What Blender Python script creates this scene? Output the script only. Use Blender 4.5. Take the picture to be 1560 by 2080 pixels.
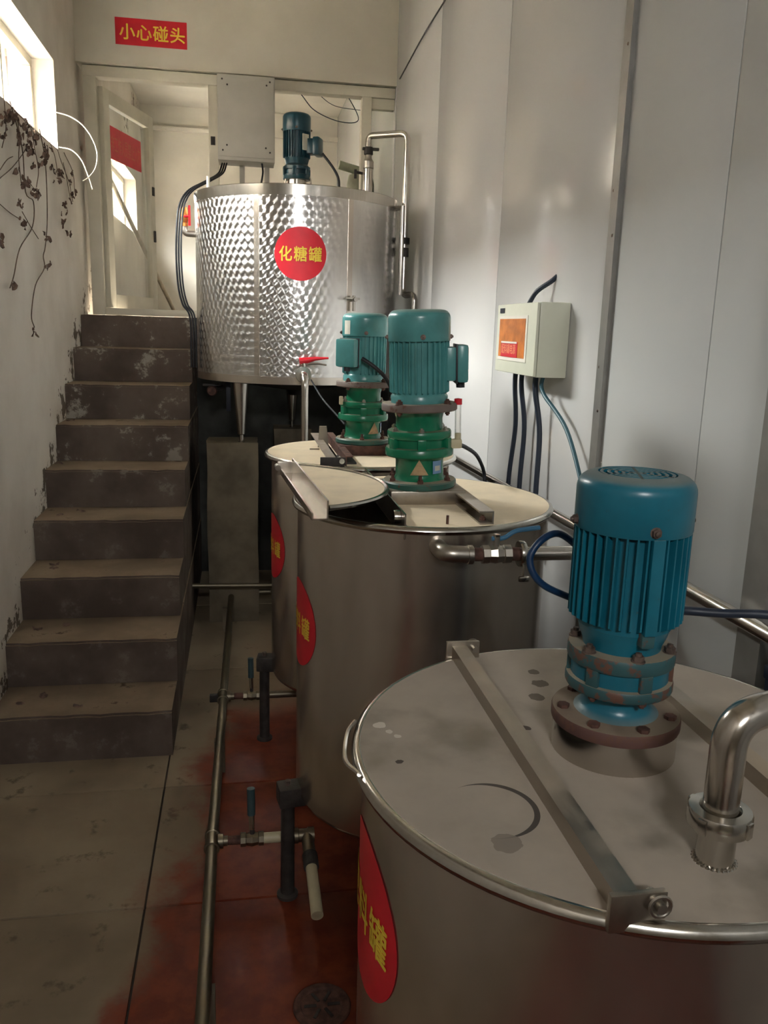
import bpy, bmesh, math, random
from mathutils import Vector, Matrix
random.seed(7)
PI = math.pi
sin, cos, R = math.sin, math.cos, math.radians
scene = bpy.context.scene
for o in list(bpy.data.objects):
    bpy.data.objects.remove(o)
C = scene.collection

# ------------------------------------------------------------------ camera
F_PX, CX, CY = 1690.0, 780.0, 1040.0
def cam_axes(vy=(489.3, 658.0), slope=0.029, f=F_PX):
    p = Vector((vy[0]-CX, vy[1]-CY)); d = Vector((1.0, slope))
    Y = Vector((p.x, p.y, f)).normalized()
    s = -(p.dot(p)+f*f)/d.dot(p); q = p+s*d
    X = Vector((q.x, q.y, f)).normalized()
    if X.x < 0: X = -X
    Z = X.cross(Y)
    if Z.y > 0: Z = -Z
    return X, Y, Z
AX, AY, AZ = cam_axes()
EYE = Vector((0, 0, 1.7))
cam = bpy.data.cameras.new('camera'); cam_o = bpy.data.objects.new('camera', cam); C.objects.link(cam_o)
cam.sensor_fit = 'VERTICAL'; cam.sensor_height = 36; cam.lens = 36*F_PX/2080
cam.clip_start = .01
right = Vector((AX.x, AY.x, AZ.x)); up = -Vector((AX.y, AY.y, AZ.y)); back = -Vector((AX.z, AY.z, AZ.z))
M = Matrix((right, up, back)).transposed().to_4x4(); M.translation = EYE
cam_o.matrix_world = M
scene.camera = cam_o

def at(px, py, axis, val):
    """world point seen at a pixel of the photograph on the plane axis=val"""
    d = Vector((px-CX, py-CY, F_PX))
    w = Vector((AX.dot(d), AY.dot(d), AZ.dot(d)))
    i = 'xyz'.index(axis)
    return EYE + w*((val-EYE[i])/w[i])

# ------------------------------------------------------------------ world + exposure
w = bpy.data.worlds.new('sky'); scene.world = w; w.use_nodes = True
nt = w.node_tree; nt.nodes.clear()
wo = nt.nodes.new('ShaderNodeOutputWorld'); bg = nt.nodes.new('ShaderNodeBackground')
tc = nt.nodes.new('ShaderNodeTexCoord'); sx = nt.nodes.new('ShaderNodeSeparateXYZ')
mr = nt.nodes.new('ShaderNodeMapRange'); mr.inputs[1].default_value = -.08; mr.inputs[2].default_value = .12
mx = nt.nodes.new('ShaderNodeMix'); mx.data_type = 'RGBA'
mx.inputs[6].default_value = (.16, .14, .11, 1); mx.inputs[7].default_value = (1, .985, .965, 1)
nt.links.new(tc.outputs['Generated'], sx.inputs[0]); nt.links.new(sx.outputs[2], mr.inputs[0])
nt.links.new(mr.outputs[0], mx.inputs[0]); nt.links.new(mx.outputs[2], bg.inputs[0]); nt.links.new(bg.outputs[0], wo.inputs[0])
bg.inputs[1].default_value = 20.0
vs = scene.view_settings
vs.view_transform = 'Standard'; vs.look = 'None'; vs.gamma = 1; vs.use_curve_mapping = False
vs.exposure = 2.85

# ------------------------------------------------------------------ main dimensions (metres)
XL, XR, YB = -.97, 1.0, 5.75          # left wall, right wall, door wall
ST_X, ST_Y, ST_T, ST_R = -.296, 3.146, .2925, .1924
Z_UP = 9*ST_R
WIN1 = (3.3, 5.062, 2.59, 3.04); WIN2 = (6.55, 8.64, 2.50, 3.0); WIN_ADDED = (-.35, .35, 2.8, 3.1)  # the last opening is added, unseen behind the camera
Y_FRONT, Y_BACK, Z_CEIL = -1.9, 9.2, 4.1
TA, TB, TC_ = (.516, 1.005), (.51, 2.295), (.457, 3.19)
H_A, H_BC, R_RIM, R_SH = 1.13, 1.222, .372, .356
TD, R_D, ZD0, ZD1 = (.325, 5.04), .574, 1.396, 2.40

def portal(loc, sx_, sy_, rot):
    l = bpy.data.lights.new('window_daylight_portal', 'AREA'); l.shape = 'RECTANGLE'; l.size = sx_; l.size_y = sy_
    l.cycles.is_portal = True
    o = bpy.data.objects.new('window_daylight_portal', l); o.location = loc; o.rotation_euler = rot; C.objects.link(o)
for (y0, y1, z0, z1) in (WIN1, WIN2):
    portal((XL-.17, (y0+y1)/2, (z0+z1)/2), z1-z0, y1-y0, (0, -PI/2, 0))

portal(((WIN_ADDED[0]+WIN_ADDED[1])/2, Y_FRONT-.05, (WIN_ADDED[2]+WIN_ADDED[3])/2), WIN_ADDED[1]-WIN_ADDED[0], WIN_ADDED[3]-WIN_ADDED[2], (PI/2, 0, 0))  # portal of the added opening behind the camera

# ------------------------------------------------------------------ material helpers
def lin(r, g=None, b=None):
    if g is None: g = b = r
    f = lambda c: (c/255/12.92) if c/255 <= .04045 else ((c/255+.055)/1.055)**2.4
    return (f(r), f(g), f(b), 1)
class Mt:
    def __init__(s, name):
        s.m = bpy.data.materials.new(name); s.m.use_nodes = True; s.nt = s.m.node_tree
        s.b = s.nt.nodes['Principled BSDF']
    def n(s, t, **kw):
        x = s.nt.nodes.new('ShaderNode'+t)
        for k, v in kw.items():
            if k[0] == 'i' and k[1:].isdigit():
                k = int(k[1:])
                if hasattr(v, 'is_linked'): s.nt.links.new(v, x.inputs[k])
                else: x.inputs[k].default_value = v
            else: setattr(x, k, v)
        return x
    def set(s, **kw):
        nm = dict(col='Base Color', metal='Metallic', rough='Roughness', spec='Specular IOR Level', normal='Normal', aniso='Anisotropic', tangent='Tangent', alpha='Alpha', coat='Coat Weight', em='Emission Color', ems='Emission Strength', trans='Transmission Weight')
        for k, v in kw.items():
            i = s.b.inputs[nm[k]]
            if hasattr(v, 'is_linked'): s.nt.links.new(v, i)
            else: i.default_value = v
        return s
    def math(s, op, a, b=0.0, c=0.0, clamp=False):
        return s.n('Math', operation=op, use_clamp=clamp, i0=a, i1=b, i2=c).outputs[0]
    def pos(s, kind='obj'):
        if kind == 'world': return s.n('NewGeometry').outputs['Position']
        return s.n('TexCoord').outputs['Object']
    def noise(s, scale=5, detail=4, rough=.55, vec=None, stretch=None, dist=0):
        v = vec if vec is not None else s.pos('world')
        if stretch:
            mp = s.n('Mapping'); s.nt.links.new(v, mp.inputs[0]); mp.inputs['Scale'].default_value = stretch; v = mp.outputs[0]
        x = s.n('TexNoise'); s.nt.links.new(v, x.inputs['Vector'])
        x.inputs['Scale'].default_value = scale; x.inputs['Detail'].default_value = detail; x.inputs['Roughness'].default_value = rough
        x.inputs['Distortion'].default_value = dist
        return x.outputs[0]
    def ramp(s, fac, a, b, lo=0.0, hi=1.0):
        x = s.n('MapRange', interpolation_type='SMOOTHSTEP'); s.nt.links.new(fac, x.inputs[0])
        x.inputs[1].default_value = a; x.inputs[2].default_value = b; x.inputs[3].default_value = lo; x.inputs[4].default_value = hi
        return x.outputs[0]
    def mix(s, fac, a, b):
        x = s.n('Mix', data_type='RGBA')
        for i, v in ((0, fac), (6, a), (7, b)):
            if hasattr(v, 'is_linked'): s.nt.links.new(v, x.inputs[i])
            else: x.inputs[i].default_value = v
        return x.outputs[2]
    def fmix(s, fac, a, b):
        return s.math('MULTIPLY_ADD', fac, s.math('SUBTRACT', b, a), a)
    def bump(s, h, strength=.3, dist=.01):
        x = s.n('Bump'); s.nt.links.new(h, x.inputs['Height']); x.inputs['Strength'].default_value = strength; x.inputs['Distance'].default_value = dist
        return x.outputs[0]
    def normz(s):
        x = s.n('SeparateXYZ'); s.nt.links.new(s.n('NewGeometry').outputs['Normal'], x.inputs[0]); return x.outputs[2]
    def xyz(s, v=None):
        x = s.n('SeparateXYZ'); s.nt.links.new(v if v is not None else s.pos('world'), x.inputs[0]); return x.outputs

def plain(name, col, rough=.5, metal=0., spec=.5, var=.12, scale=14, coat=0, bump=0):
    m = Mt(name)
    n = m.noise(scale, 4)
    dark = tuple(c*(1-var*1.6) for c in col[:3])+(1,); lite = tuple(min(1, c*(1+var)) for c in col[:3])+(1,)
    m.set(col=m.mix(m.ramp(n, .3, .7), dark, lite), metal=metal, rough=rough, spec=spec, coat=coat)
    if bump: m.set(normal=m.bump(m.noise(scale*6, 3), bump, .004))
    return m.m

def plaster(name, base, dirt, peel, peel_lo, seed_scale):
    m = Mt(name); n1 = m.noise(1.6, 5); n2 = m.noise(seed_scale, 6, .65)
    col = m.mix(m.ramp(n1, .35, .75), base, dirt)
    X, Y, Z = m.xyz()
    # paint flaked off along the stair line (a strip that follows the slope of the flight)
    line = m.math('SUBTRACT', Z, m.math('MULTIPLY_ADD', m.math('SUBTRACT', Y, ST_Y), ST_R/ST_T, ST_R*.5))
    near = m.ramp(m.math('ABSOLUTE', line), .0, .34, 1, 0)
    pm = m.math('MULTIPLY', m.ramp(m.math('MULTIPLY_ADD', near, .17, n2), peel_lo, peel_lo+.025), m.ramp(near, .02, .2))
    col = m.mix(pm, col, peel)
    h = m.math('SUBTRACT', m.math('MULTIPLY', m.noise(30, 4), .35), pm)
    m.set(col=col, rough=.8, spec=.2, normal=m.bump(h, .35, .006))
    return m.m

MAT = {}
MAT['plaster_l'] = plaster('lime_plaster', lin(216, 209, 199), lin(192, 183, 171), lin(104, 92, 80), .70, 9)
MAT['plaster_b'] = plain('beige_plaster', lin(206, 200, 186), .8, spec=.2, var=.05, scale=2.2, bump=.1)
MAT['room_white'] = plain('white_limewash', lin(222, 217, 206), .8, spec=.2, var=.05, scale=2)
MAT['ceiling'] = plain('ceiling_paint', lin(226, 222, 214), .8, spec=.2, var=.06, scale=1.5)
MAT['panel'] = plain('white_sandwich_panel', lin(205, 205, 204), .15, spec=.25, var=.015, scale=1)
MAT['panel_satin'] = plain('satin_grey_panel', lin(192, 194, 193), .5, spec=.3, var=.02, scale=1)
MAT['seam'] = plain('panel_seam', lin(120, 120, 116), .5)
MAT['alu'] = plain('aluminium_trim', lin(142, 140, 136), .4, metal=.5, var=.06)
MAT['cream'] = plain('cream_frame_paint', lin(205, 199, 182), .45, var=.05, scale=5)
MAT['cabinet'] = plain('grey_cabinet_paint', lin(172, 168, 158), .5, var=.04, scale=6)
MAT['boxpaint'] = plain('pale_green_box_paint', lin(216, 218, 200), .35, var=.02)
MAT['film'] = plain('orange_film', lin(204, 120, 52), .25, var=.18, scale=18)
MAT['white'] = plain('white_plastic', lin(232, 228, 216), .4, var=.02)
MAT['red'] = plain('red_vinyl', lin(208, 26, 44), .42, var=.05)
MAT['yellow'] = plain('yellow_lettering', lin(240, 206, 70), .5, var=.03)
MAT['fadedtext'] = plain('faded_lettering', lin(206, 92, 62), .5, var=.03)
MAT['oranget'] = plain('pale_orange_lettering', lin(248, 168, 120), .5, var=.03)
MAT['redplastic'] = plain('red_plastic', lin(214, 32, 48), .35, var=.05)
MAT['black'] = plain('black_rubber', lin(34, 36, 42), .5, var=.1)
MAT['cable'] = plain('dark_blue_cable', lin(34, 44, 60), .45, var=.08)
MAT['bluecable'] = plain('blue_cable', lin(16, 48, 82), .4, var=.08)
MAT['tealcable'] = plain('teal_cable', lin(52, 92, 104), .45, var=.08)
MAT['iron'] = plain('black_iron', lin(60, 55, 52), .6, metal=.2, var=.25, scale=20, bump=.2)
MAT['rust'] = plain('rusty_iron', lin(92, 62, 52), .75, metal=.1, var=.3, scale=40, bump=.2)
MAT['bolt'] = plain('weathered_bolt', lin(112, 96, 88), .5, metal=.5, var=.3, scale=60)
MAT['pvc'] = plain('cream_pvc', lin(200, 190, 158), .45, var=.06)
MAT['brass'] = plain('brass', lin(214, 150, 84), .3, metal=.9, var=.1)
MAT['dryvine'] = plain('dry_vine', lin(104, 86, 72), .8, var=.3, scale=30)
MAT['palevine'] = plain('pale_vine', lin(206, 196, 176), .7, var=.1)
MAT['leaf'] = plain('withered_leaf', lin(112, 90, 78), .8, var=.35, scale=40)
MAT['wood'] = plain('pale_wood_pole', lin(190, 178, 158), .6, var=.1)
MAT['navy'] = plain('navy_plastic', lin(14, 22, 40), .5, var=.1)
MAT['dark_plate'] = plain('dark_tank_plate', lin(40, 36, 32), .5, metal=.5, var=.2)  # dark tone for the tank floors and the rear tank's underside
MAT['bluehandle'] = plain('blue_lever_sleeve', lin(60, 108, 140), .4, var=.06)
MAT['greygrip'] = plain('dark_teal_grip', lin(58, 78, 82), .5, var=.08)
MAT['greenbag'] = plain('grey_green_plastic', lin(150, 152, 132), .6, var=.12, scale=8)
MAT['pit'] = plain('dark_pit_wall', lin(70, 70, 66), .85, spec=.2, var=.35, scale=3, bump=.2)  # one dark grey tone, mottled by noise
MAT['pillar'] = plain('cement_pillar', lin(112, 102, 86), .85, spec=.2, var=.2, scale=5, bump=.25)
MAT['brick'] = plain('pale_brick', lin(122, 116, 110), .85, spec=.2, var=.12, scale=9)
MAT['paper'] = plain('paper_label', lin(206, 204, 190), .6, var=.08)
MAT['bluelabel'] = plain('blue_label', lin(120, 158, 196), .5, var=.1)
MAT['tan'] = plain('tan_triangle_label', lin(176, 150, 112), .6, var=.15, scale=40)

def mk_concrete():
    m = Mt('stair_concrete'); n1 = m.noise(3.5, 5); n2 = m.noise(7, 6, .7); n3 = m.noise(26, 3)
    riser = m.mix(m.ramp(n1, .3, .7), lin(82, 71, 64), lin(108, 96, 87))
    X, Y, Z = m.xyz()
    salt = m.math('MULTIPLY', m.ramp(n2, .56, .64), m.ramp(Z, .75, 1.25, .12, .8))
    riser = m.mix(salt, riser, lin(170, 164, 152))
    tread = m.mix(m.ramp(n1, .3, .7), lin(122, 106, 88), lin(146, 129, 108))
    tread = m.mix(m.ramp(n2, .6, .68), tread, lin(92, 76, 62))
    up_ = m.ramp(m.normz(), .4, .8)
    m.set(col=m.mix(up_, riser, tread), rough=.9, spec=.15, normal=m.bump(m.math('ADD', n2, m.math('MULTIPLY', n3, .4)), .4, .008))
    return m.m
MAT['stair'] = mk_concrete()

def mk_floor():
    m = Mt('stained_cement_floor'); X, Y, Z = m.xyz()
    n1 = m.noise(2.2, 5); n2 = m.noise(9, 5, .65); n3 = m.noise(1.3, 3)
    base = m.mix(m.ramp(n1, .3, .7), lin(128, 113, 92), lin(150, 135, 112))
    base = m.mix(m.ramp(n2, .58, .7), base, lin(104, 90, 72))
    # rust-red wash on the side of the drain pipe, ragged edge
    edge = m.math('MULTIPLY_ADD', m.math('SUBTRACT', n1, .5), .5, m.math('MULTIPLY_ADD', m.math('SUBTRACT', n2, .5), .18, X))
    lim = m.math('MULTIPLY_ADD', Y, .17, -.66)
    red = m.ramp(m.math('SUBTRACT', edge, lim), -.06, .1)
    red = m.math('MULTIPLY', red, m.ramp(m.math('MULTIPLY_ADD', m.math('SUBTRACT', n3, .5), 1.2, Y), 3.3, 3.9, 1, .12))
    rcol = m.mix(m.ramp(n2, .35, .65), lin(100, 38, 22), lin(124, 56, 32))
    col = m.mix(red, base, rcol)
    wet = m.math('MULTIPLY', m.ramp(n3, .52, .66), .5)
    col = m.mix(m.math('MULTIPLY', wet, .7), col, lin(58, 46, 38))
    m.set(col=col, rough=m.fmix(red, .8, .5), spec=.3, normal=m.bump(n2, .2, .004))
    return m.m
MAT['floor'] = mk_floor()
MAT['grout'] = plain('floor_joint_dirt', lin(62, 52, 44), .9, var=.2)

def mk_steel(name, base=(150, 146, 140), rough=.3, streak=(40, 40, 1.2), amount=.14, dust=None, dust_amt=0.0, stain=None, metal=1.0):
    m = Mt(name); v = m.pos('obj')
    s1 = m.noise(3, 3, .6, vec=v, stretch=streak); s2 = m.noise(2.4, 4, .6, vec=v); s3 = m.noise(10, 5, .6, vec=v)
    f = m.math('ADD', m.math('MULTIPLY', s1, .5), m.math('MULTIPLY', s2, .5))
    b = lin(*base); col = m.mix(m.ramp(f, .25, .75), tuple(c*.9 for c in b[:3])+(1,), tuple(min(1, c*1.07) for c in b[:3])+(1,))
    ro = m.math('MULTIPLY_ADD', m.math('SUBTRACT', f, .5), amount*2, rough)
    met = metal
    if dust:
        up_ = m.ramp(m.normz(), .3, .85)
        d = m.math('MULTIPLY', up_, m.ramp(m.math('MULTIPLY_ADD', s3, .35, s2), dust_amt, dust_amt+.22), clamp=True)
        dc = m.mix(m.ramp(s3, .3, .7), lin(*dust), tuple(c*1.12 for c in lin(*dust)[:3])+(1,))
        col = m.mix(d, col, dc)
        if stain: col = stain(m, col)
        ro = m.fmix(d, ro, .85); met = m.math('SUBTRACT', 1.0, m.math('MULTIPLY', d, .97))
    m.set(col=col, metal=met, rough=ro)
    return m.m
MAT['steel'] = mk_steel('brushed_stainless', (208, 199, 189), .23, (5, 5, 2), .1, metal=.96)
MAT['steel_rim'] = mk_steel('rim_stainless', (190, 186, 178), .2, amount=.06)
MAT['steel_pipe'] = mk_steel('pipe_stainless', (200, 194, 186), .2, (6, 6, 6), .08)
MAT['steel_cast'] = mk_steel('cast_valve_steel', (178, 172, 162), .36, (8, 8, 8), .1)
MAT['galv'] = mk_steel('grimy_galvanised_pipe', (128, 120, 104), .45, (8, 8, 8), .12)
MAT['steel_dusty'] = mk_steel('dusty_lid_plate', (168, 160, 148), .36, (3, 3, 3), .1, (146, 134, 116), .52)
MAT['bar_dusty'] = mk_steel('dusty_angle_bar', (176, 168, 156), .34, (20, 2, 20), .1, (160, 146, 128), .58)

def ring_stain(m, col):
    # dried ring mark left by a bucket, dark specks and white paint drips, in the tank's own coordinates
    X, Y, Z = m.xyz(m.pos('obj'))
    def dist(cx_, cy_):
        dx = m.math('SUBTRACT', X, cx_); dy = m.math('SUBTRACT', Y, cy_)
        return dx, dy, m.math('SQRT', m.math('ADD', m.math('MULTIPLY', dx, dx), m.math('MULTIPLY', dy, dy)))
    dx, dy, rad = dist(-.225, -.135)
    ang = m.math('ARCTAN2', dy, dx)
    arc = m.math('MULTIPLY', m.ramp(ang, -1.9, -.6), m.ramp(ang, .9, 2.1, 1, 0))
    wid = m.math('MULTIPLY', arc, .0036)
    ring = m.math('LESS_THAN', m.math('ABSOLUTE', m.math('SUBTRACT', rad, .058)), wid)
    col = m.mix(m.math('MULTIPLY', ring, .85), col, lin(40, 36, 34))
    wob = m.math('MULTIPLY', m.math('SUBTRACT', m.noise(70, 3, vec=m.pos('obj')), .5), .012)
    for (px, py, r_, c_) in ((812, 1547, .006, (46, 40, 38)), (1068, 1478, .007, (60, 50, 44)), (770, 1473, .009, (214, 208, 198)), (790, 1486, .005, (206, 200, 190)), (806, 1496, .005, (206, 200, 190)), (1085, 1365, .010, (92, 82, 72)), (1098, 1388, .014, (92, 82, 72)), (1090, 1416, .014, (92, 82, 72)), (1030, 1712, .018, (128, 119, 109))):
        p = at(px, py, 'z', H_A+.004)
        dd = dist(p.x-TA[0], p.y-TA[1])[2]
        col = m.mix(m.math('MULTIPLY', m.math('LESS_THAN', m.math('ADD', dd, wob), r_), .85), col, lin(*c_))
    return col
MAT['lidA'] = mk_steel('dusty_lid_with_ring_mark', (150, 142, 130), .36, (3, 3, 3), .1, (160, 150, 138), .40, stain=ring_stain)
MAT['lidBC'] = mk_steel('thickly_dusted_lid', (150, 140, 126), .45, (3, 3, 3), .1, (236, 220, 192), .34)

def mk_turned():
    m = Mt('engine_turned_stainless'); X, Y, Z = m.xyz(m.pos('obj'))
    cw, ch = .040, .040
    th = m.math('ARCTAN2', Y, X)
    v = m.math('DIVIDE', Z, ch); row = m.math('FLOOR', v)
    u = m.math('MULTIPLY_ADD', row, .5, m.math('MULTIPLY', th, R_D/cw))
    du = m.math('SUBTRACT', m.math('FRACT', u), .5); dv = m.math('SUBTRACT', m.math('FRACT', v), .5)
    s_, c_ = m.math('SINE', th), m.math('COSINE', th)
    cmb = m.n('CombineXYZ')
    L = m.nt.links
    L.new(m.math('MULTIPLY', s_, dv), cmb.inputs[0])
    L.new(m.math('MULTIPLY', c_, m.math('MULTIPLY', dv, -1.0)), cmb.inputs[1])
    L.new(du, cmb.inputs[2])
    n = m.noise(3, 3, vec=m.pos('obj'), stretch=(6, 6, 1))
    m.set(col=m.mix(m.ramp(n, .3, .7), lin(206, 204, 202), lin(220, 218, 216)), metal=1.0, rough=.26, aniso=.9, tangent=cmb.outputs[0])
    return m.m
MAT['turned'] = mk_turned()

def mk_paint(name, base, rough=.35, rustc=(96, 66, 54), rust_lo=.66, dustc=(150, 138, 118), dust=.35, coat=.0):
    m = Mt(name); v = m.pos('world'); n1 = m.noise(9, 4, vec=v); n2 = m.noise(38, 5, .7, vec=v)
    b = lin(*base); col = m.mix(m.ramp(n1, .3, .7), tuple(c*.8 for c in b[:3])+(1,), tuple(c*1.15 for c in b[:3])+(1,))
    col = m.mix(m.ramp(n2, rust_lo, rust_lo+.06), col, lin(*rustc))
    up_ = m.math('MULTIPLY', m.ramp(m.normz(), .55, .95), m.ramp(n1, .3, .6, dust*.6, dust))
    col = m.mix(up_, col, lin(*dustc))
    m.set(col=col, rough=m.fmix(up_, rough, .8), spec=.5, coat=coat)
    return m.m
MAT['blueteal'] = mk_paint('blue_teal_enamel', (22, 102, 122), .3, dust=.5)
MAT['blueteal_rusty'] = mk_paint('chipped_blue_teal_enamel', (48, 86, 90), .5, rust_lo=.5, dust=.9)
MAT['teal'] = mk_paint('teal_enamel', (82, 146, 146), .26, rust_lo=.72, dust=.4)
MAT['green'] = mk_paint('green_enamel', (14, 112, 78), .26, rust_lo=.72, dust=.5)
MAT['flange_dusty'] = mk_paint('dusty_green_flange', (48, 92, 82), .4, rust_lo=.56, dust=.85, dustc=(168, 154, 132))
MAT['adapter'] = mk_paint('rusty_dusty_adapter', (112, 98, 90), .6, rust_lo=.56, dust=.85, dustc=(172, 160, 144))
MAT['darkteal'] = mk_paint('dark_teal_enamel', (18, 62, 74), .3, rust_lo=.8, dust=.3)
MAT['rust_flange'] = mk_paint('rusted_flange', (92, 64, 58), .7, rust_lo=.5, dust=.95, dustc=(138, 124, 106))

def mk_glass():
    m = Mt('window_glass'); nt = m.nt; nt.nodes.remove(m.b)
    out = [n for n in nt.nodes if n.type == 'OUTPUT_MATERIAL'][0]
    t = m.n('BsdfTransparent'); t.inputs[0].default_value = (.95, .965, .955, 1)
    g = m.n('BsdfGlossy'); g.inputs['Roughness'].default_value = .02
    f = m.n('LayerWeight'); f.inputs[0].default_value = .5
    fr_ = m.math('MULTIPLY_ADD', m.math('POWER', f.outputs[1], 5.0), .8, .035)
    mixn = m.n('MixShader'); nt.links.new(fr_, mixn.inputs[0]); nt.links.new(t.outputs[0], mixn.inputs[1]); nt.links.new(g.outputs[0], mixn.inputs[2])
    nt.links.new(mixn.outputs[0], out.inputs[0]); return m.m
MAT['glass'] = mk_glass()
def mk_clear():
    m = Mt('clear_plastic_tube'); nt = m.nt; nt.nodes.remove(m.b)
    out = [n for n in nt.nodes if n.type == 'OUTPUT_MATERIAL'][0]
    t = m.n('BsdfTransparent'); t.inputs[0].default_value = (.93, .92, .9, 1)
    g = m.n('BsdfGlossy'); g.inputs['Roughness'].default_value = .1
    f = m.n('LayerWeight'); f.inputs[0].default_value = .35
    mixn = m.n('MixShader'); nt.links.new(f.outputs[1], mixn.inputs[0]); nt.links.new(t.outputs[0], mixn.inputs[1]); nt.links.new(g.outputs[0], mixn.inputs[2])
    nt.links.new(mixn.outputs[0], out.inputs[0]); return m.m
MAT['clear'] = mk_clear()

# ------------------------------------------------------------------ mesh helpers
class MB:
    def __init__(s): s.v = []; s.f = []
    def add(s, vs_, fs):
        b = len(s.v); s.v += [Vector(p) for p in vs_]; s.f += [tuple(i+b for i in f) for f in fs]; return s
    def box(s, x0, x1, y0, y1, z0, z1):
        return s.add([(x0,y0,z0),(x1,y0,z0),(x1,y1,z0),(x0,y1,z0),(x0,y0,z1),(x1,y0,z1),(x1,y1,z1),(x0,y1,z1)],
                     [(0,3,2,1),(4,5,6,7),(0,1,5,4),(1,2,6,5),(2,3,7,6),(3,0,4,7)])
    def bbox(s, x0, x1, y0, y1, z0, z1, bv=.004):
        """box with chamfered edges"""
        bm = bmesh.new(); bmesh.ops.create_cube(bm, size=1)
        for v in bm.verts: v.co = Vector(((x0+x1)/2+v.co.x*(x1-x0), (y0+y1)/2+v.co.y*(y1-y0), (z0+z1)/2+v.co.z*(z1-z0)))
        bmesh.ops.bevel(bm, geom=list(bm.edges), offset=bv, segments=2, affect='EDGES', profile=.6)
        return s.frombm(bm)
    def frombm(s, bm):
        bm.verts.index_update(); s.add([v.co.copy() for v in bm.verts], [tuple(v.index for v in f.verts) for f in bm.faces]); bm.free(); return s
    def lathe(s, prof, c=(0,0,0), n=48, a0=0., a1=2*PI, axis='z'):
        full = abs(a1-a0-2*PI) < 1e-6; m = n if full else n+1
        c = Vector(c); vs_ = []; 
        for i in range(m):
            a = a0+(a1-a0)*i/n
            for r, z in prof:
                p = Vector((r*cos(a), r*sin(a), z))
                if axis == 'x': p = Vector((p.z, p.x, p.y))
                if axis == 'y': p = Vector((p.y, p.z, p.x))
                vs_.append(c+p)
        k = len(prof); fs = []
        for i in range(n):
            j = (i+1) % m
            for q in range(k-1):
                f = (i*k+q, j*k+q, j*k+q+1, i*k+q+1)
                if prof[q][0] < 1e-9: f = (i*k+q, j*k+q+1, i*k+q+1)
                elif prof[q+1][0] < 1e-9: f = (i*k+q, j*k+q, i*k+q+1)
                fs.append(f)
        return s.add(vs_, fs)
    def tube(s, pts, r, n=12, caps=True, closed=False):
        pts = [Vector(p) for p in pts]; m = len(pts)
        rs = r if isinstance(r, (list, tuple)) else [r]*m
        T = []
        for i in range(m):
            if closed: t = pts[(i+1) % m]-pts[i-1]
            else: t = pts[min(i+1, m-1)]-pts[max(i-1, 0)]
            T.append(t.normalized() if t.length > 1e-9 else Vector((0,0,1)))
        nrm = T[0].orthogonal().normalized(); vs_ = []
        for i in range(m):
            nrm = (nrm-T[i]*nrm.dot(T[i])).normalized() if (nrm-T[i]*nrm.dot(T[i])).length > 1e-6 else T[i].orthogonal().normalized()
            b = T[i].cross(nrm)
            for k in range(n):
                a = 2*PI*k/n; vs_.append(pts[i]+(nrm*cos(a)+b*sin(a))*rs[i])
        fs = []
        for i in range(m if closed else m-1):
            j = (i+1) % m
            for k in range(n):
                l = (k+1) % n; fs.append((i*n+k, i*n+l, j*n+l, j*n+k))
        if caps and not closed: fs += [tuple(range(n-1, -1, -1)), tuple(range((m-1)*n, m*n))]
        return s.add(vs_, fs)
    def cyl(s, p0, p1, r0, r1=None, n=24):
        return s.tube([p0, p1], [r0, r0 if r1 is None else r1], n)
    def prism(s, poly, z0, z1):
        n = len(poly)
        return s.add([(x, y, z0) for x, y in poly]+[(x, y, z1) for x, y in poly],
                     [tuple(range(n-1, -1, -1)), tuple(range(n, 2*n))]+[(i, (i+1) % n, n+(i+1) % n, n+i) for i in range(n)])
    def xform(s, M):
        s.v = [M @ p for p in s.v]; return s
    def build(s, name, mat, parent=None, org=None, smooth=38):
        me = bpy.data.meshes.new(name)
        if org is None: org = root_loc(parent) if parent else Vector((0,0,0))
        org = Vector(org)
        me.from_pydata([tuple(p-org) for p in s.v], [], s.f)
        if smooth:
            for p in me.polygons: p.use_smooth = True
            me.set_sharp_from_angle(angle=R(smooth))
        me.materials.append(MAT[mat] if isinstance(mat, str) else mat)
        o = bpy.data.objects.new(name, me); C.objects.link(o)
        if parent: o.parent = parent
        else: o.location = org
        return o
def root_loc(o):
    while o.parent: o = o.parent
    return o.location
def fillet(pts, rad, seg=6):
    """rounds the corners of a polyline"""
    pts = [Vector(p) for p in pts]; out = [pts[0]]
    for i in range(1, len(pts)-1):
        a, b, c = pts[i-1], pts[i], pts[i+1]
        u, v = (a-b), (c-b); r = min(rad, u.length*.48, v.length*.48)
        p, q = b+u.normalized()*r, b+v.normalized()*r
        for k in range(seg+1):
            t = k/seg; out.append(p*(1-t)**2+b*2*t*(1-t)+q*t*t)
    out.append(pts[-1]); return out
def spline(pts, seg=8):
    pts = [Vector(p) for p in pts]; P = [pts[0]*2-pts[1]]+pts+[pts[-1]*2-pts[-2]]; out = []
    for i in range(1, len(P)-2):
        a, b, c, d = P[i-1:i+3]
        for k in range(seg):
            t = k/seg; out.append(.5*((2*b)+(c-a)*t+(2*a-5*b+4*c-d)*t*t+(3*b-a-3*c+d)*t**3))
    out.append(pts[-1]); return out
def tag(o, label=None, cat=None, group=None, kind=None):
    if label: o['label'] = label
    if cat: o['category'] = cat
    if group: o['group'] = group
    if kind: o['kind'] = kind
    return o
def thing(name, loc, label, cat, group=None, rot=None):
    o = bpy.data.objects.new(name, None); o.empty_display_size = .05; C.objects.link(o); o.location = Vector(loc)
    if rot: o.rotation_euler = rot
    return tag(o, label, cat, group)
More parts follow.
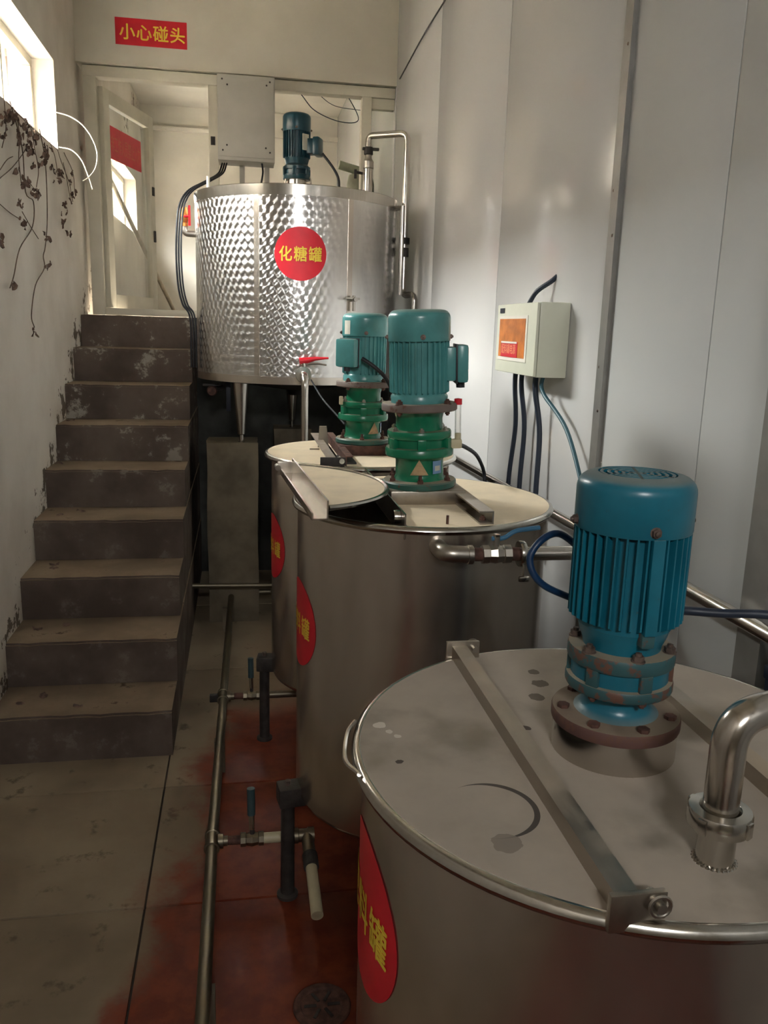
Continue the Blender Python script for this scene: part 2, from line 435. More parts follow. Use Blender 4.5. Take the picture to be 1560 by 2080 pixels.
def inst(src, parent, loc=(0,0,0), rotz=0., rot=None, name=None):
    o = bpy.data.objects.new(name or src.name.split('.')[0], src.data); C.objects.link(o); o.parent = parent
    o.location = loc; o.rotation_euler = rot if rot else (0, 0, rotz); return o
def text_mesh(s_, size, bold=.012, space=1.0):
    """flat lettering centred on the origin in XY"""
    cu = bpy.data.curves.new('lettering', 'FONT'); cu.body = s_; cu.size = size; cu.align_x = 'CENTER'; cu.align_y = 'CENTER'
    cu.space_character = space; cu.resolution_u = 3
    o = bpy.data.objects.new('lettering', cu); C.objects.link(o)
    bpy.context.view_layer.update()
    me = o.evaluated_get(bpy.context.evaluated_depsgraph_get()).to_mesh()
    vs_ = [v.co.copy() for v in me.vertices]; fs = [tuple(p.vertices) for p in me.polygons]
    o.to_mesh_clear(); bpy.data.objects.remove(o); bpy.data.curves.remove(cu)
    if vs_:
        c = Vector(((min(v.x for v in vs_)+max(v.x for v in vs_))/2, (min(v.y for v in vs_)+max(v.y for v in vs_))/2, 0))
        vs_ = [v-c for v in vs_]
        n_ = len(vs_); V, F_ = [], []
        for i, (ox, oy) in enumerate(((0, 0), (1, 0), (-1, 0), (0, 1), (0, -1))):
            if i and not bold: break
            V += [v+Vector((ox*bold*size, oy*bold*size, i*.00022)) for v in vs_]; F_ += [tuple(k+i*n_ for k in f) for f in fs]
        vs_, fs = V, F_
    return vs_, fs
def struct(mb, name, mat, smooth=38, org=(0,0,0)):
    return tag(mb.build(name, mat, None, org, smooth), kind='structure')

# ================================================================== THE SETTING
# floor: a dirt bed with the cement slabs laid in it
fl = struct(MB().box(-1.35, 1.3, Y_FRONT, 5.8, -.1, -.012), 'floor', 'grout')
xs = [-1.0, -.296, .55, 1.0]; ys = [Y_FRONT, -.4, .5, 1.42, 2.242, 2.905, 4.0, 5.0, 5.75]
for i in range(3):
    for j in range(len(ys)-1):
        MB().bbox(xs[i]+.003, xs[i+1]-.003, ys[j]+.003, ys[j+1]-.003, -.05, random.uniform(-.0015, .0015), .003).build('slab', 'floor', fl)

# left wall with its high windows
def wall_with_holes(name, x0, x1, y0, y1, z0, z1, holes, mat):
    mb = MB(); y = y0
    for (a, b, c, d) in sorted(holes):
        mb.box(x0, x1, y, a, z0, z1); mb.box(x0, x1, a, b, z0, c); mb.box(x0, x1, a, b, d, z1); y = b
    mb.box(x0, x1, y, y1, z0, z1)
    return struct(mb, name, mat, 0)
wl = wall_with_holes('wall_left', XL-.3, XL, Y_FRONT, Y_BACK, 0, Z_CEIL, [WIN1, WIN2], 'plaster_l')
def window(idx, w_, panes):
    y0, y1, z0, z1 = w_; x = XL-.135
    t = bpy.data.objects.new('window_%d' % idx, None); C.objects.link(t); t.location = (x, (y0+y1)/2, z0); t['kind'] = 'structure'
    f = .045
    for (a, b, c, d) in ((y0, y1, z0, z0+f), (y0, y1, z1-f, z1), (y0, y0+f, z0+f, z1-f), (y1-f, y1, z0+f, z1-f)):
        MB().bbox(x-.025, x+.025, a+.001, b-.001, c+.001, d-.001, .004).build('window_frame', 'cream', t)
    step = (y1-y0-2*f)/panes
    for k in range(panes):
        a = y0+f+k*step
        if k: MB().bbox(x-.02, x+.02, a-.016, a+.016, z0+f, z1-f, .003).build('mullion', 'cream', t)
        MB().box(x-.003, x+.003, a+.016, a+step-.016, z0+f-.002, z1-f+.002).build('pane', 'glass', t, smooth=0)
    nb = int((y1-y0)/.13)
    for k in range(1, nb):
        yy = y0+(y1-y0)*k/nb
        MB().cyl((x-.07, yy, z0), (x-.07, yy, z1), .006, n=8).build('bar', 'rust', t)
    return t
window(1, WIN1, 3); window(2, WIN2, 3)

# the neighbouring house seen (and shading) outside the windows, and the yard
struct(MB().box(-4.6, -4.2, -9, 16, 0, 4.3), 'wall_neighbour', 'brick', 0)
struct(MB().box(-4.2, XL-.31, -9, 16, .9, 1.0), 'ground_yard', 'pillar', 0)

# right wall: sandwich panels standing on a rail, joint by joint
wr = struct(MB().box(XR+.012, XR+.09, Y_FRONT, Y_BACK, 0, Z_CEIL), 'wall_right', 'seam', 0)
for (a, b) in ((Y_FRONT, -1.0), (-1.0, .2), (.2, 1.40), (1.40, 1.695), (1.695, 2.229), (2.229, 3.289), (3.289, 4.468), (4.468, 5.72), (5.75, 7.0), (7.0, Y_BACK)):
    MB().bbox(XR, XR+.02, a+.0016, b-.0016, .002, Z_CEIL-.002, .0022).build('panel', 'panel' if a > 2 else 'panel_satin', wr)
t1 = struct(MB().box(XR-.014, XR+.001, 2.196, 2.226, .0, Z_CEIL).box(XR-.005, XR+.001, 2.226, 2.262, .0, Z_CEIL), 'trim_1', 'alu', 0)
scr = None
for k in range(7):
    for yy in (2.211, 2.245):
        z = .55+.47*k+(.12 if yy > 2.22 else 0)
        x = XR-.0145 if yy < 2.226 else XR-.0055
        MB().lathe([(.0, -.0025), (.003, -.002), (.0045, .0)], (x, yy, z), 10, axis='x').build('screw', 'bolt', t1)
t2 = struct(MB().box(XR-.03, XR+.001, 1.352, 1.428, 0, Z_CEIL), 'trim_2', 'alu', 0)

# wall above the door, and the wall of the pit below it
struct(MB().box(XL-.0, XR, YB-.03, YB+.2, 3.218, Z_CEIL), 'wall_back', 'plaster_b', 0)
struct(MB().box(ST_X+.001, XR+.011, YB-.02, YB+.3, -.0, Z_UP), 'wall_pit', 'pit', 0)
struct(MB().box(XL-.3, XR+.09, Y_FRONT, Y_BACK, Z_CEIL, Z_CEIL+.1), 'ceiling', 'ceiling', 0)
a_, b_, c_, d_ = WIN_ADDED
struct(MB().box(XL-.3, a_, Y_FRONT-.1, Y_FRONT, 0, Z_CEIL).box(b_, XR+.09, Y_FRONT-.1, Y_FRONT, 0, Z_CEIL).box(a_, b_, Y_FRONT-.1, Y_FRONT, 0, c_).box(a_, b_, Y_FRONT-.1, Y_FRONT, d_, Z_CEIL), 'wall_front', 'plaster_b', 0)
wf = bpy.data.objects.new('window_3', None); C.objects.link(wf); wf.location = ((a_+b_)/2, Y_FRONT, c_); wf['kind'] = 'structure'  # added unseen opening, sized to fill the near tank and motor with daylight
for (p, q, r_, t_) in ((a_, b_, c_, c_+.045), (a_, b_, d_-.045, d_), (a_, a_+.045, c_+.045, d_-.045), (b_-.045, b_, c_+.045, d_-.045), ((a_+b_)/2-.02, (a_+b_)/2+.02, c_+.045, d_-.045)):
    MB().bbox(p+.001, q-.001, Y_FRONT-.07, Y_FRONT-.03, r_+.001, t_-.001, .004).build('window_frame', 'cream', wf)
# the room behind the door wall
struct(MB().box(XL, XR+.01, YB+.3, Y_BACK, Z_UP-.12, Z_UP), 'floor_upper', 'pillar', 0)
struct(MB().box(XL-.3, XR+.09, Y_BACK, Y_BACK+.1, 0, Z_CEIL), 'wall_far', 'room_white', 0)
struct(MB().box(XL, XR, Y_BACK-.05, Y_BACK, 3.56, 3.60), 'trim_3', 'room_white', 0)
struct(MB().box(XL, XR+.01, YB+.2, Y_BACK, 3.80, 3.9), 'ceiling_upper', 'room_white', 0)

# frame of the door wall (posts, rails) with the third, glazed opening
fr = bpy.data.objects.new('trim_4', None); C.objects.link(fr); fr.location = (0, YB, Z_UP); fr['kind'] = 'structure'
def post(nm, x0, x1, z0, z1, y0=YB+.0, y1=YB+.09): return MB().bbox(x0, x1, y0, y1, z0, z1, .005).build(nm, 'cream', fr)
post('head_rail', XL+.03, XR-.002, 3.15, 3.212)
post('jamb', XL+.03, -.862, Z_UP, 3.15); post('post', -.19, -.128, Z_UP, 3.15); post('post', .782, .845, Z_UP, 3.15)
post('sill', -.862, -.19, Z_UP, Z_UP+.045); post('sill', -.128, .782, Z_UP, Z_UP+.045)
post('glazing_rail', .845, XR-.002, 3.085, 3.15, YB+.02, YB+.07); post('glazing_rail', .845, XR-.002, Z_UP, 2.2, YB+.02, YB+.07)
MB().box(.845, XR-.002, YB+.042, YB+.048, 2.2, 3.085).build('pane', 'glass', fr, smooth=0)
MB().box(-.178, -.15, YB-.006, YB+.001, 2.80, 2.85).build('lock_plate', 'iron', fr)

# the door leaf, standing open into the far room
hx, hy = -.850, YB+.06; da = math.atan2(.80, .235); dl = .80
door = bpy.data.objects.new('door_1', None); C.objects.link(door); door.location = (hx, hy, Z_UP+.05); door['kind'] = 'structure'
door.rotation_euler = (0, 0, da)
def leaf(nm, mat, x0, x1, y0, y1, z0, z1, bv=.004, par=None):
    mb = MB().bbox(x0, x1, y0, y1, z0, z1, bv) if bv else MB().box(x0, x1, y0, y1, z0, z1)
    return mb.build(nm, mat, par or door, (0,0,0), smooth=38 if bv else 0)
dz = 1.33
leaf('stile', 'cream', 0, .085, -.02, .02, 0, dz); leaf('stile', 'cream', dl-.085, dl, -.02, .02, 0, dz)
leaf('rail', 'cream', .085, dl-.085, -.02, .02, dz-.085, dz); leaf('rail', 'cream', .085, dl-.085, -.02, .02, 0, .085)
leaf('pane', 'glass', .08, dl-.08, -.004, .004, .08, dz-.08, 0)
leaf('latch', 'iron', dl-.055, dl-.02, -.028, -.019, .80, .86); leaf('latch', 'iron', dl-.05, dl-.025, -.032, -.019, .48, .56)
sg = leaf('door_notice', 'red', .11, .60, -.0062, -.0042, .93, 1.13, 0)
vs_, fs = text_mesh('非工作人员禁止入内', .052, .0)
mb = MB().add([(.355+p.x, -.0066-p.z, 1.03+p.y*2.1) for p in vs_], fs); mb.build('lettering', 'fadedtext', sg, (0,0,0), 0)

# ================================================================== STAIRCASE
stair = thing('staircase', ((XL+ST_X)/2, ST_Y, 0), 'steep dark concrete staircase climbing to the glazed door', 'staircase')
for k in range(9):
    y0 = ST_Y+k*ST_T; z0, z1 = k*ST_R, (k+1)*ST_R
    nx = 14; prof = []
    mb = MB(); bm = bmesh.new()
    bmesh.ops.create_cube(bm, size=1)
    xa, xb = XL+.0005, ST_X+(.004 if k % 2 else 0)+(8-k)*.0015
    for v in bm.verts: v.co = Vector(((xa+xb)/2+v.co.x*(xb-xa), (y0+YB-.001)/2+v.co.y*(YB-.001-y0), (z0+z1)/2+v.co.z*(z1-z0-.0005)))
    es = [e for e in bm.edges if abs(e.verts[0].co.x-e.verts[1].co.x) > .1]
    bmesh.ops.subdivide_edges(bm, edges=es, cuts=nx)
    fe = [e for e in bm.edges if abs(e.verts[0].co.y-y0) < 1e-4 and abs(e.verts[1].co.y-y0) < 1e-4 and e.verts[0].co.z > z1-.01 and e.verts[1].co.z > z1-.01]
    bmesh.ops.bevel(bm, geom=fe, offset=.009, segments=2, affect='EDGES')
    for v in bm.verts:
        if v.co.y < y0+.02 and v.co.z > z1-.02:
            q = sin(v.co.x*37+k*5)*.003+sin(v.co.x*91+k*3)*.002; v.co.y += q; v.co.z -= abs(q)*.8
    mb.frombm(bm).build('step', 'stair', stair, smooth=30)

# ================================================================== fasteners shared by the machines
def proto(mb, name, mat, smooth=38):
    o = mb.build(name, mat, None, (0,0,0), smooth); C.objects.unlink(o); return o
BOLT = {}
for sz in (.006, .0075, .009):
    mb = MB(); hexa = [(sz*cos(PI/3*i), sz*sin(PI/3*i)) for i in range(6)]
    mb.prism(hexa, .0, sz*1.0); mb.lathe([(sz*1.25, -.0012), (sz*1.25, .001), (sz*.8, .001)], n=12)
    mb.lathe([(sz*.55, sz*.9), (sz*.55, sz*1.5), (0, sz*1.6)], n=10)
    BOLT[sz] = {m_: proto(mb, 'bolt', m_) for m_ in ('bolt', 'rust', 'steel_cast')}
mb = MB().prism([(.0085*cos(PI/3*i), .0085*sin(PI/3*i)) for i in range(6)], -.001, .0045)
LOWBOLT = proto(mb, 'bolt', 'rust')
def bolts(parent, rad, z, n, sz=.0075, mat='bolt', a0=.3, down=False):
    for i in range(n):
        a = a0+2*PI*i/n
        inst(BOLT[sz][mat], parent, (rad*cos(a), rad*sin(a), z), rot=(PI if down else 0, 0, a), name='bolt')

# ================================================================== GEAR MOTORS
def fins(body, r0, r1, z0, z1, n, mat, skip=(), th=.0034, joined=False):
    def fin_mb():
        return MB().add([(r0,-th/2,z0),(r1,-th*.35,z0+.006),(r1,th*.35,z0+.006),(r0,th/2,z0),(r0,-th/2,z1),(r1,-th*.35,z1),(r1,th*.35,z1),(r0,th/2,z1)],
                        [(0,1,2,3),(7,6,5,4),(0,4,5,1),(1,5,6,2),(2,6,7,3),(3,7,4,0)])
    if joined:
        mb = MB()
        for i in range(n):
            a = 2*PI*i/n; f = fin_mb().xform(Matrix.Rotation(a, 4, 'Z')); mb.add(f.v, f.f)
        o = mb.build('cooling_fins', mat, body, (0,0,0), 0); return
    src = proto(fin_mb(), 'cooling_fin', mat, 0)
    for i in range(n):
        a = 2*PI*i/n; d = math.degrees(a) % 360
        if any(lo < d < hi for lo, hi in skip): continue
        inst(src, body, rotz=a, name='cooling_fin')

def fan_cover(root, r, z0, z1, mat, grille=True):
    h = z1-z0; sh = r*.26
    prof = [(r*.985, z0), (r, z0+.003)]
    prof += [(r, z1-sh)]+[(r-sh+sh*cos(a), z1-sh+sh*sin(a)) for a in [PI/2*k/6 for k in range(1, 6)]]
    ri = r*.66 if grille else 0
    prof += [(r-sh, z1)]
    if grille: prof += [(ri, z1+.001), (ri, z1-.004), (r*.9, z1-.012), (r*.97, z0+.004), (r*.985, z0)]
    else: prof += [(0, z1)]
    fc = MB().lathe(prof, n=48).build('fan_cover', mat, root, (0,0,0))
    if grille:
        MB().lathe([(ri*1.2, z1-.011), (0, z1-.011)], n=32).build('grille_backing', 'iron', fc, (0,0,0))
        mb = MB()
        for k in range(1, 6):
            rr = ri*(k/5.5)
            mb.lathe([(rr-.0022, z1-.004), (rr-.0022, z1+.0005), (rr+.0022, z1+.0005), (rr+.0022, z1-.004)], n=40)
        for k in range(6):
            b = MB().box(0, ri, -.002, .002, z1-.004, z1+.0005).xform(Matrix.Rotation(PI/3*k+.2, 4, 'Z')); mb.add(b.v, b.f)
        mb.build('grille', mat, fc, (0,0,0), 0)
    for k in range(4):
        a = R(-95)+PI/2*k
        inst(BOLT[.006]['bolt'], fc, ((r-.001)*cos(a), (r-.001)*sin(a), z0+h*.14), rot=(0, PI/2, a), name='bolt')
    return fc

# ---- nearest tank's motor: blue-teal, rusted gear flanges, welded steel collar
mA = thing('gear_motor', (TA[0]-.006, TA[1]-.002, H_A), 'blue-teal gear motor with rusty flanges on a welded steel collar', 'motor')
def part(root, nm, mat, prof, n=48, smooth=38): return MB().lathe(prof, n=n).build(nm, mat, root, (0,0,0), smooth)
part(mA, 'collar', 'steel_pipe', [(.0845, 0), (.0845, .046), (.06, .046), (.06, 0)], 56)
mb = MB()
for k in range(60):
    a = 2*PI*k/60; rr = .0855+random.uniform(-.0005, .001)
    mb.lathe([(0, -.002), (.0028, -.001), (.003, .0015), (.0015, .0032), (0, .0036)], (rr*cos(a), rr*sin(a), .0005), 6)
mb.build('weld_bead', 'steel_rim', mA, (0,0,0))
fa = part(mA, 'mounting_flange', 'rust_flange', [(0, .046), (.0865, .046), (.0875, .049), (.0875, .060), (.0862, .063), (.05, .0635), (0, .0635)], 56)
for k in range(7): inst(LOWBOLT, fa, (.073*cos(.3+2*PI*k/7), .073*sin(.3+2*PI*k/7), .0635), rotz=k, name='bolt')
part(mA, 'neck', 'blueteal', [(.058, .063), (.05, .068), (.0445, .077), (.043, .09), (.043, .102)], 48)
g2 = part(mA, 'gear_flange', 'blueteal_rusty', [(.04, .100), (.0705, .100), (.0722, .103), (.0722, .112), (.071, .1145), (.064, .116), (.064, .127)], 48)
bolts(g2, .063, .101, 6, .006, 'rust', .6, True)
part(mA, 'gear_case', 'blueteal', [(.0655, .1145), (.0655, .1385)], 48)
for k in range(6):
    a = .6+PI/3*k; MB().bbox(.060, .0705, -.009, .009, .1145, .138, .002).xform(Matrix.Rotation(a, 4, 'Z')).build('case_rib', 'blueteal_rusty', mA, (0,0,0))
g1 = part(mA, 'gear_flange', 'blueteal_rusty', [(.064, .138), (.0705, .138), (.0718, .141), (.0718, .154), (.0705, .1575), (.05, .1585)], 48)
bolts(g1, .0632, .158, 6, .0075, 'bolt', .42)
part(mA, 'end_bell', 'blueteal', [(.052, .158), (.053, .165), (.0575, .176), (.0605, .186), (.062, .190)], 48)
bd = part(mA, 'motor_body', 'blueteal', [(.055, .186), (.0625, .19), (.064, .20), (.064, .325), (.055, .33)], 48)
fins(bd, .0635, .0755, .196, .322, 36, 'blueteal', skip=((262, 278), (352, 368), (-1, 8), (82, 98)))
for a in (-90, 0, 90):
    b = MB().bbox(.060, .077, -.0085, .0085, .196, .323, .002).xform(Matrix.Rotation(R(a), 4, 'Z')); b.build('body_rib', 'blueteal', bd, (0,0,0))
    b = MB().bbox(.056, .073, -.009, .009, .178, .198, .003).xform(Matrix.Rotation(R(a), 4, 'Z')); b.build('lug', 'blueteal_rusty', bd, (0,0,0))
fan_cover(mA, .0765, .322, .394, 'blueteal')
bxm = Matrix.Rotation(R(80), 4, 'Z')
tb = MB().bbox(.068, .110, -.034, .034, .225, .295, .006).xform(bxm).build('terminal_box', 'blueteal', mA, (0,0,0))
def cable(name, mat, pts, r, label, cat='cable', seg=8, group=None):
    P = spline(pts, seg); o = MB().tube(P, r, 10).build(name, mat, None, P[0])
    return tag(o, label, cat, group)

# ---- the two taller motors (teal motor over a green cycloid reducer)
def green_motor(loc, label, tilt, box_ang, lab_ang, jb_flip=1, nf=30, scale=1.0, group=None):
    m = thing('gear_motor', loc, label, 'motor', group, rot=(0, tilt, 0))
    f0 = part(m, 'mounting_flange', 'flange_dusty', [(0, .042), (.101, .042), (.1045, .045), (.1045, .058), (.101, .062), (.07, .064)], 56)
    bolts(f0, .088, .0615, 6, .009, 'rust', .35)
    for k in range(6):
        a = .35+PI/3*k; MB().cyl((.088*cos(a), .088*sin(a), .062), (.088*cos(a), .088*sin(a), .084), .0045, n=8).build('stud', 'rust', m, (0,0,0))
    part(m, 'neck', 'green', [(.076, .062), (.070, .070), (.0675, .080), (.0675, .118), (.073, .13)], 48)
    g = part(m, 'gear_flange', 'green', [(.07, .130), (.094, .131), (.0965, .134), (.0965, .151), (.094, .155), (.080, .157)], 48)
    part(m, 'gear_case', 'green', [(.081, .155), (.081, .181)], 48)
    for k in range(6):
        b = MB().bbox(.076, .0945, -.012, .012, .153, .183, .003).xform(Matrix.Rotation(.4+PI/3*k, 4, 'Z')); b.build('case_rib', 'green', m, (0,0,0))
    g = part(m, 'gear_flange', 'green', [(.080, .180), (.0885, .181), (.0905, .184), (.0905, .198), (.0885, .202), (.066, .204)], 48)
    bolts(g, .080, .2025, 6, .0075, 'steel_cast', .4)
    part(m, 'adapter_case', 'green', [(.066, .202), (.0655, .235), (.070, .250), (.074, .257)], 48)
    g = part(m, 'adapter_flange', 'adapter', [(.07, .257), (.1035, .257), (.106, .260), (.106, .274), (.1035, .278), (.074, .279)], 56)
    bolts(g, .094, .278, 4, .009, 'rust', .75); bolts(g, .094, .258, 4, .0075, 'rust', .75, True)
    part(m, 'end_bell', 'teal', [(.079, .278), (.080, .297), (.074, .306)], 48)
    b = part(m, 'motor_body', 'teal', [(.074, .300), (.0745, .310), (.0745, .446), (.06, .45)], 48)
    fins(b, .074, .0835, .303, .446, nf, 'teal', skip=((box_ang-16, box_ang+16),), th=.0045)
    fc = fan_cover(m, .0865, .446, .530, 'teal', True)
    M_ = Matrix.Rotation(R(box_ang), 4, 'Z')
    t = MB().bbox(.070, .100, -.036, .036, .338, .430, .006).xform(M_).build('terminal_box', 'teal', m, (0,0,0))
    MB().bbox(.101, .133, -.042, .042, .333, .436, .009).xform(M_).build('terminal_box_lid', 'teal', t, (0,0,0))
    MB().bbox(.098, .103, -.043, .043, .331, .438, .001).xform(M_).build('gasket', 'black', t, (0,0,0))
    MB().cyl((.115, 0, .318), (.115, 0, .336), .012, n=12).xform(M_).build('cable_gland', 'black', t, (0,0,0))
    # warning triangle and maker's label wrapped on the neck
    def wrap(nm, mat, pts2, ang, z, rad=.0708):
        n_ = len(pts2); vs1 = [Vector((rad*cos(R(ang)+u/rad), rad*sin(R(ang)+u/rad), z+v)) for u, v in pts2]
        cen = sum(vs1, Vector())/n_; cen = Vector((cen.x, cen.y, 0)).normalized()*rad+Vector((0, 0, cen.z))
        return MB().add(vs1+[cen], [(i, (i+1) % n_, n_) for i in range(n_)]).build(nm, mat, m, (0,0,0), 0)
    tri = [(-.026+.052*i/6, 0) for i in range(7)]+[(.026-.026*i/6, .044*i/6) for i in range(1, 7)]+[(-.026*i/6, .044-.044*i/6) for i in range(1, 6)]
    wrap('warning_triangle', 'tan', tri, lab_ang, .082)
    rect = [(-.017+.034*i/4, 0) for i in range(5)]+[(.017-.034*i/4, .036) for i in range(5)]
    lb = wrap('maker_label', 'bluelabel', rect, lab_ang+46, .084)
    rect2 = [(-.010+.02*i/4, .008) for i in range(5)]+[(.010-.02*i/4, .022) for i in range(5)]
    n_ = len(rect2); a_ = R(lab_ang+46)
    MB().add([Vector((.0711*cos(a_+u/.0711), .0711*sin(a_+u/.0711), .084+v)) for u, v in rect2], [tuple(range(n_))]).build('print', 'paper', lb, (0,0,0), 0)
    return m
mB = green_motor((.502, TB[1], H_BC), 'teal motor on green reducer, oil cup with red cap on its side', R(-2.2), -8, 258, nf=30)
mC = green_motor((TC_[0]+.006, TC_[1], H_BC), 'teal motor on green reducer with a white plate on its fan cover', 0, 228, 300, nf=30)
# white plate on the fan cover of the far one
rad = .0872; pts2 = [(-.016+.032*i/4, 0) for i in range(5)]+[(.016-.032*i/4, .05) for i in range(5)]
a_ = R(212)
MB().add([Vector((rad*cos(a_+u/rad), rad*sin(a_+u/rad), .452+v)) for u, v in pts2], [tuple(range(10))]).build('name_plate', 'paper', mC, (0,0,0), 0)
# oil cup of motor B: cream elbow valve, clear tube, red cap
ox, oy = .088, -.032
oc = MB().bbox(ox-.012, ox+.026, oy-.013, oy+.013, .150, .176, .005).cyl((ox-.03, oy, .163), (ox-.01, oy, .163), .013, n=14).cyl((ox+.016, oy, .174), (ox+.016, oy, .192), .009, n=14).build('oil_cup', 'pvc', mB, (0,0,0))
MB().lathe([(.0085, .19), (.0085, .272)], (ox+.016, oy, 0), 16).build('sight_tube', 'clear', oc, (0,0,0))
MB().lathe([(.0, .272), (.011, .272), (.011, .288), (.0, .290)], (ox+.016, oy, 0), 16).build('cap', 'redplastic', oc, (0,0,0))
oc2 = MB().bbox(-.098, -.084, -.045, -.03, .19, .222, .003).build('oil_cup', 'pvc', mC, (0,0,0))

# ---- the melting tank's motor (dark, small)
mD = thing('gear_motor', (.319, TD[1], ZD1+.006), 'small dark teal motor on top of the patterned steel tank', 'motor')
part(mD, 'stool', 'steel_rim', [(0, .0), (.055, .0), (.055, .10), (0, .10)], 32)
MB().tube(fillet([(-.075, -.03, 0), (-.06, -.03, .125), (.075, -.03, .115), (.085, -.03, .0)], .02), .005, 8).build('guard_rod', 'steel_pipe', mD, (0,0,0))
part(mD, 'gear_flange', 'darkteal', [(0, .10), (.076, .10), (.078, .104), (.078, .125), (.066, .128), (.066, .150), (.076, .152), (.077, .168), (.07, .172), (.062, .182), (.068, .205), (.07, .212)], 40)
for k in range(6):
    b = MB().bbox(.064, .080, -.012, .012, .118, .162, .003).xform(Matrix.Rotation(.3+PI/3*k, 4, 'Z')); b.build('case_rib', 'darkteal', mD, (0,0,0))
bD = part(mD, 'motor_body', 'darkteal', [(.06, .205), (.066, .212), (.067, .355), (.06, .36)], 40)
fins(bD, .066, .077, .212, .352, 28, 'darkteal', joined=True)
fan_cover(mD, .0785, .352, .447, 'darkteal', False)
tD = MB().bbox(.07, .105, -.035, .035, .235, .315, .004).xform(Matrix.Rotation(R(-22), 4, 'Z')).build('terminal_box', 'darkteal', mD, (0,0,0))
MB().bbox(.105, .142, -.045, .045, .226, .322, .008).xform(Matrix.Rotation(R(-22), 4, 'Z')).build('terminal_box_lid', 'darkteal', tD, (0,0,0))
MB().bbox(.076, .080, -.022, .022, .25, .335, .001).xform(Matrix.Rotation(R(-55), 4, 'Z')).build('name_plate', 'paper', mD, (0,0,0))

# ================================================================== MIXING TANKS
def wrapped(root, ctr, rad, az, zc, pts, faces, name, mat, parent=None, lift=.0012):
    """flat (u,v) shapes bent onto the tank's shell"""
    vs1 = [Vector((ctr[0]+(rad+lift)*cos(R(az)+u/rad), ctr[1]+(rad+lift)*sin(R(az)+u/rad), zc+v)) for u, v, lift in [(p[0], p[1], lift+(p[2] if len(p) > 2 else 0)) for p in pts]]
    return MB().add(vs1, faces).build(name, mat, parent or root, None, 20)
def sticker(root, ctr, rad, az, zc, sr, txt, size, bold=.02):
    pts = [(0, 0)]; faces = []; rings, seg = 6, 48
    for i in range(1, rings+1):
        for k in range(seg): pts.append((sr*i/rings*cos(2*PI*k/seg), sr*i/rings*sin(2*PI*k/seg)))
    for k in range(seg): faces.append((0, 1+k, 1+(k+1) % seg))
    for i in range(rings-1):
        for k in range(seg):
            a, b = 1+i*seg+k, 1+i*seg+(k+1) % seg; faces.append((a, a+seg, b+seg, b))
    st = wrapped(root, ctr, rad, az, zc, pts, faces, 'round_sticker', 'red')
    vs1, fs1 = text_mesh(txt, size, bold, 1.18)
    wrapped(root, ctr, rad, az, zc, [(p.x, p.y*1.12, p.z) for p in vs1], fs1, 'lettering', 'yellow', st, .0019)
    return st
def seg_poly(ctr, rad, xc, side, n=40, inset=0.0):
    """outline of the part of a disc left (side -1) or right (side 1) of the chord x = xc"""
    d = xc-ctr[0]; a = math.acos(max(-1, min(1, d/rad)))
    if side > 0: ang = [-a+2*a*i/n for i in range(n+1)]
    else: ang = [a+(2*PI-2*a)*i/n for i in range(n+1)]
    return [(ctr[0]+rad*cos(t), ctr[1]+rad*sin(t)) for t in ang]
def tank(ctr, H, label, leg_az, st_az, st_z, zb=.345, R_SH=R_SH, st_r=.126):
    t = thing('mixing_tank', (ctr[0], ctr[1], 0), label, 'tank')
    c0 = (ctr[0], ctr[1], 0)
    MB().lathe([(R_SH, zb), (R_SH, H-.004), (R_SH-.003, H-.004), (R_SH-.003, zb+.01)], c0, 96).build('shell', 'steel', t)
    MB().lathe([(R_SH, zb), (R_SH*.985, zb-.012), (R_SH*.9, zb-.035), (R_SH*.6, zb-.065), (.05, zb-.09), (.05, zb-.14), (0, zb-.14)], c0, 64).build('dished_bottom', 'steel', t)
    ri = R_RIM-.010
    MB().lathe([(ri+.0105*cos(2*PI*k/10), H-.006+.0105*sin(2*PI*k/10)) for k in range(11)], c0, 96).build('rolled_rim', 'steel_rim', t)
    MB().lathe([(R_SH-.004, zb+.02), (0, zb+.0)], c0, 48).build('floor_plate', 'dark_plate', t)
    for az in leg_az:
        a = R(az); u = Vector((cos(a), sin(a), 0)); b = Vector(c0)+u*(R_SH+.032)
        lg = MB().lathe([(.0, .0), (.032, .0), (.032, .010), (.021, .014), (.0205, zb-.03), (.0, zb-.03)], b, 20).build('leg', 'iron', t)
        M_ = Matrix.Translation(Vector((ctr[0], ctr[1], 0))) @ Matrix.Rotation(a, 4, 'Z')
        MB().bbox(R_SH-.02, R_SH+.062, -.032, .032, zb-.032, zb+.028, .006).xform(M_).build('leg_bracket', 'iron', lg)
        MB().lathe([(0, 0), (.009, 0), (.009, .014), (0, .014)], b+Vector((0, 0, zb+.028)), 8).build('bracket_bolt', 'bolt', lg)
    sticker(t, ctr, R_SH, st_az, st_z, st_r, '配料罐', .060, .018)
    return t
tA = tank(TA, H_A, 'stainless mixing tank with closed dusty lid', (185, 305, 65), 183, .925, st_r=.118)
tB = tank(TB, H_BC, 'stainless mixing tank with its half lid lifted off and a ball valve on its side', (188, 308, 68), 187, .88)
tC = tank(TC_, H_BC, 'stainless mixing tank with a dust-covered lid beside the concrete pillar', (172, 292, 52), 188, .868, R_SH=.345)
tA['label'] = 'stainless mixing tank with closed dusty lid carrying a dark ring mark'

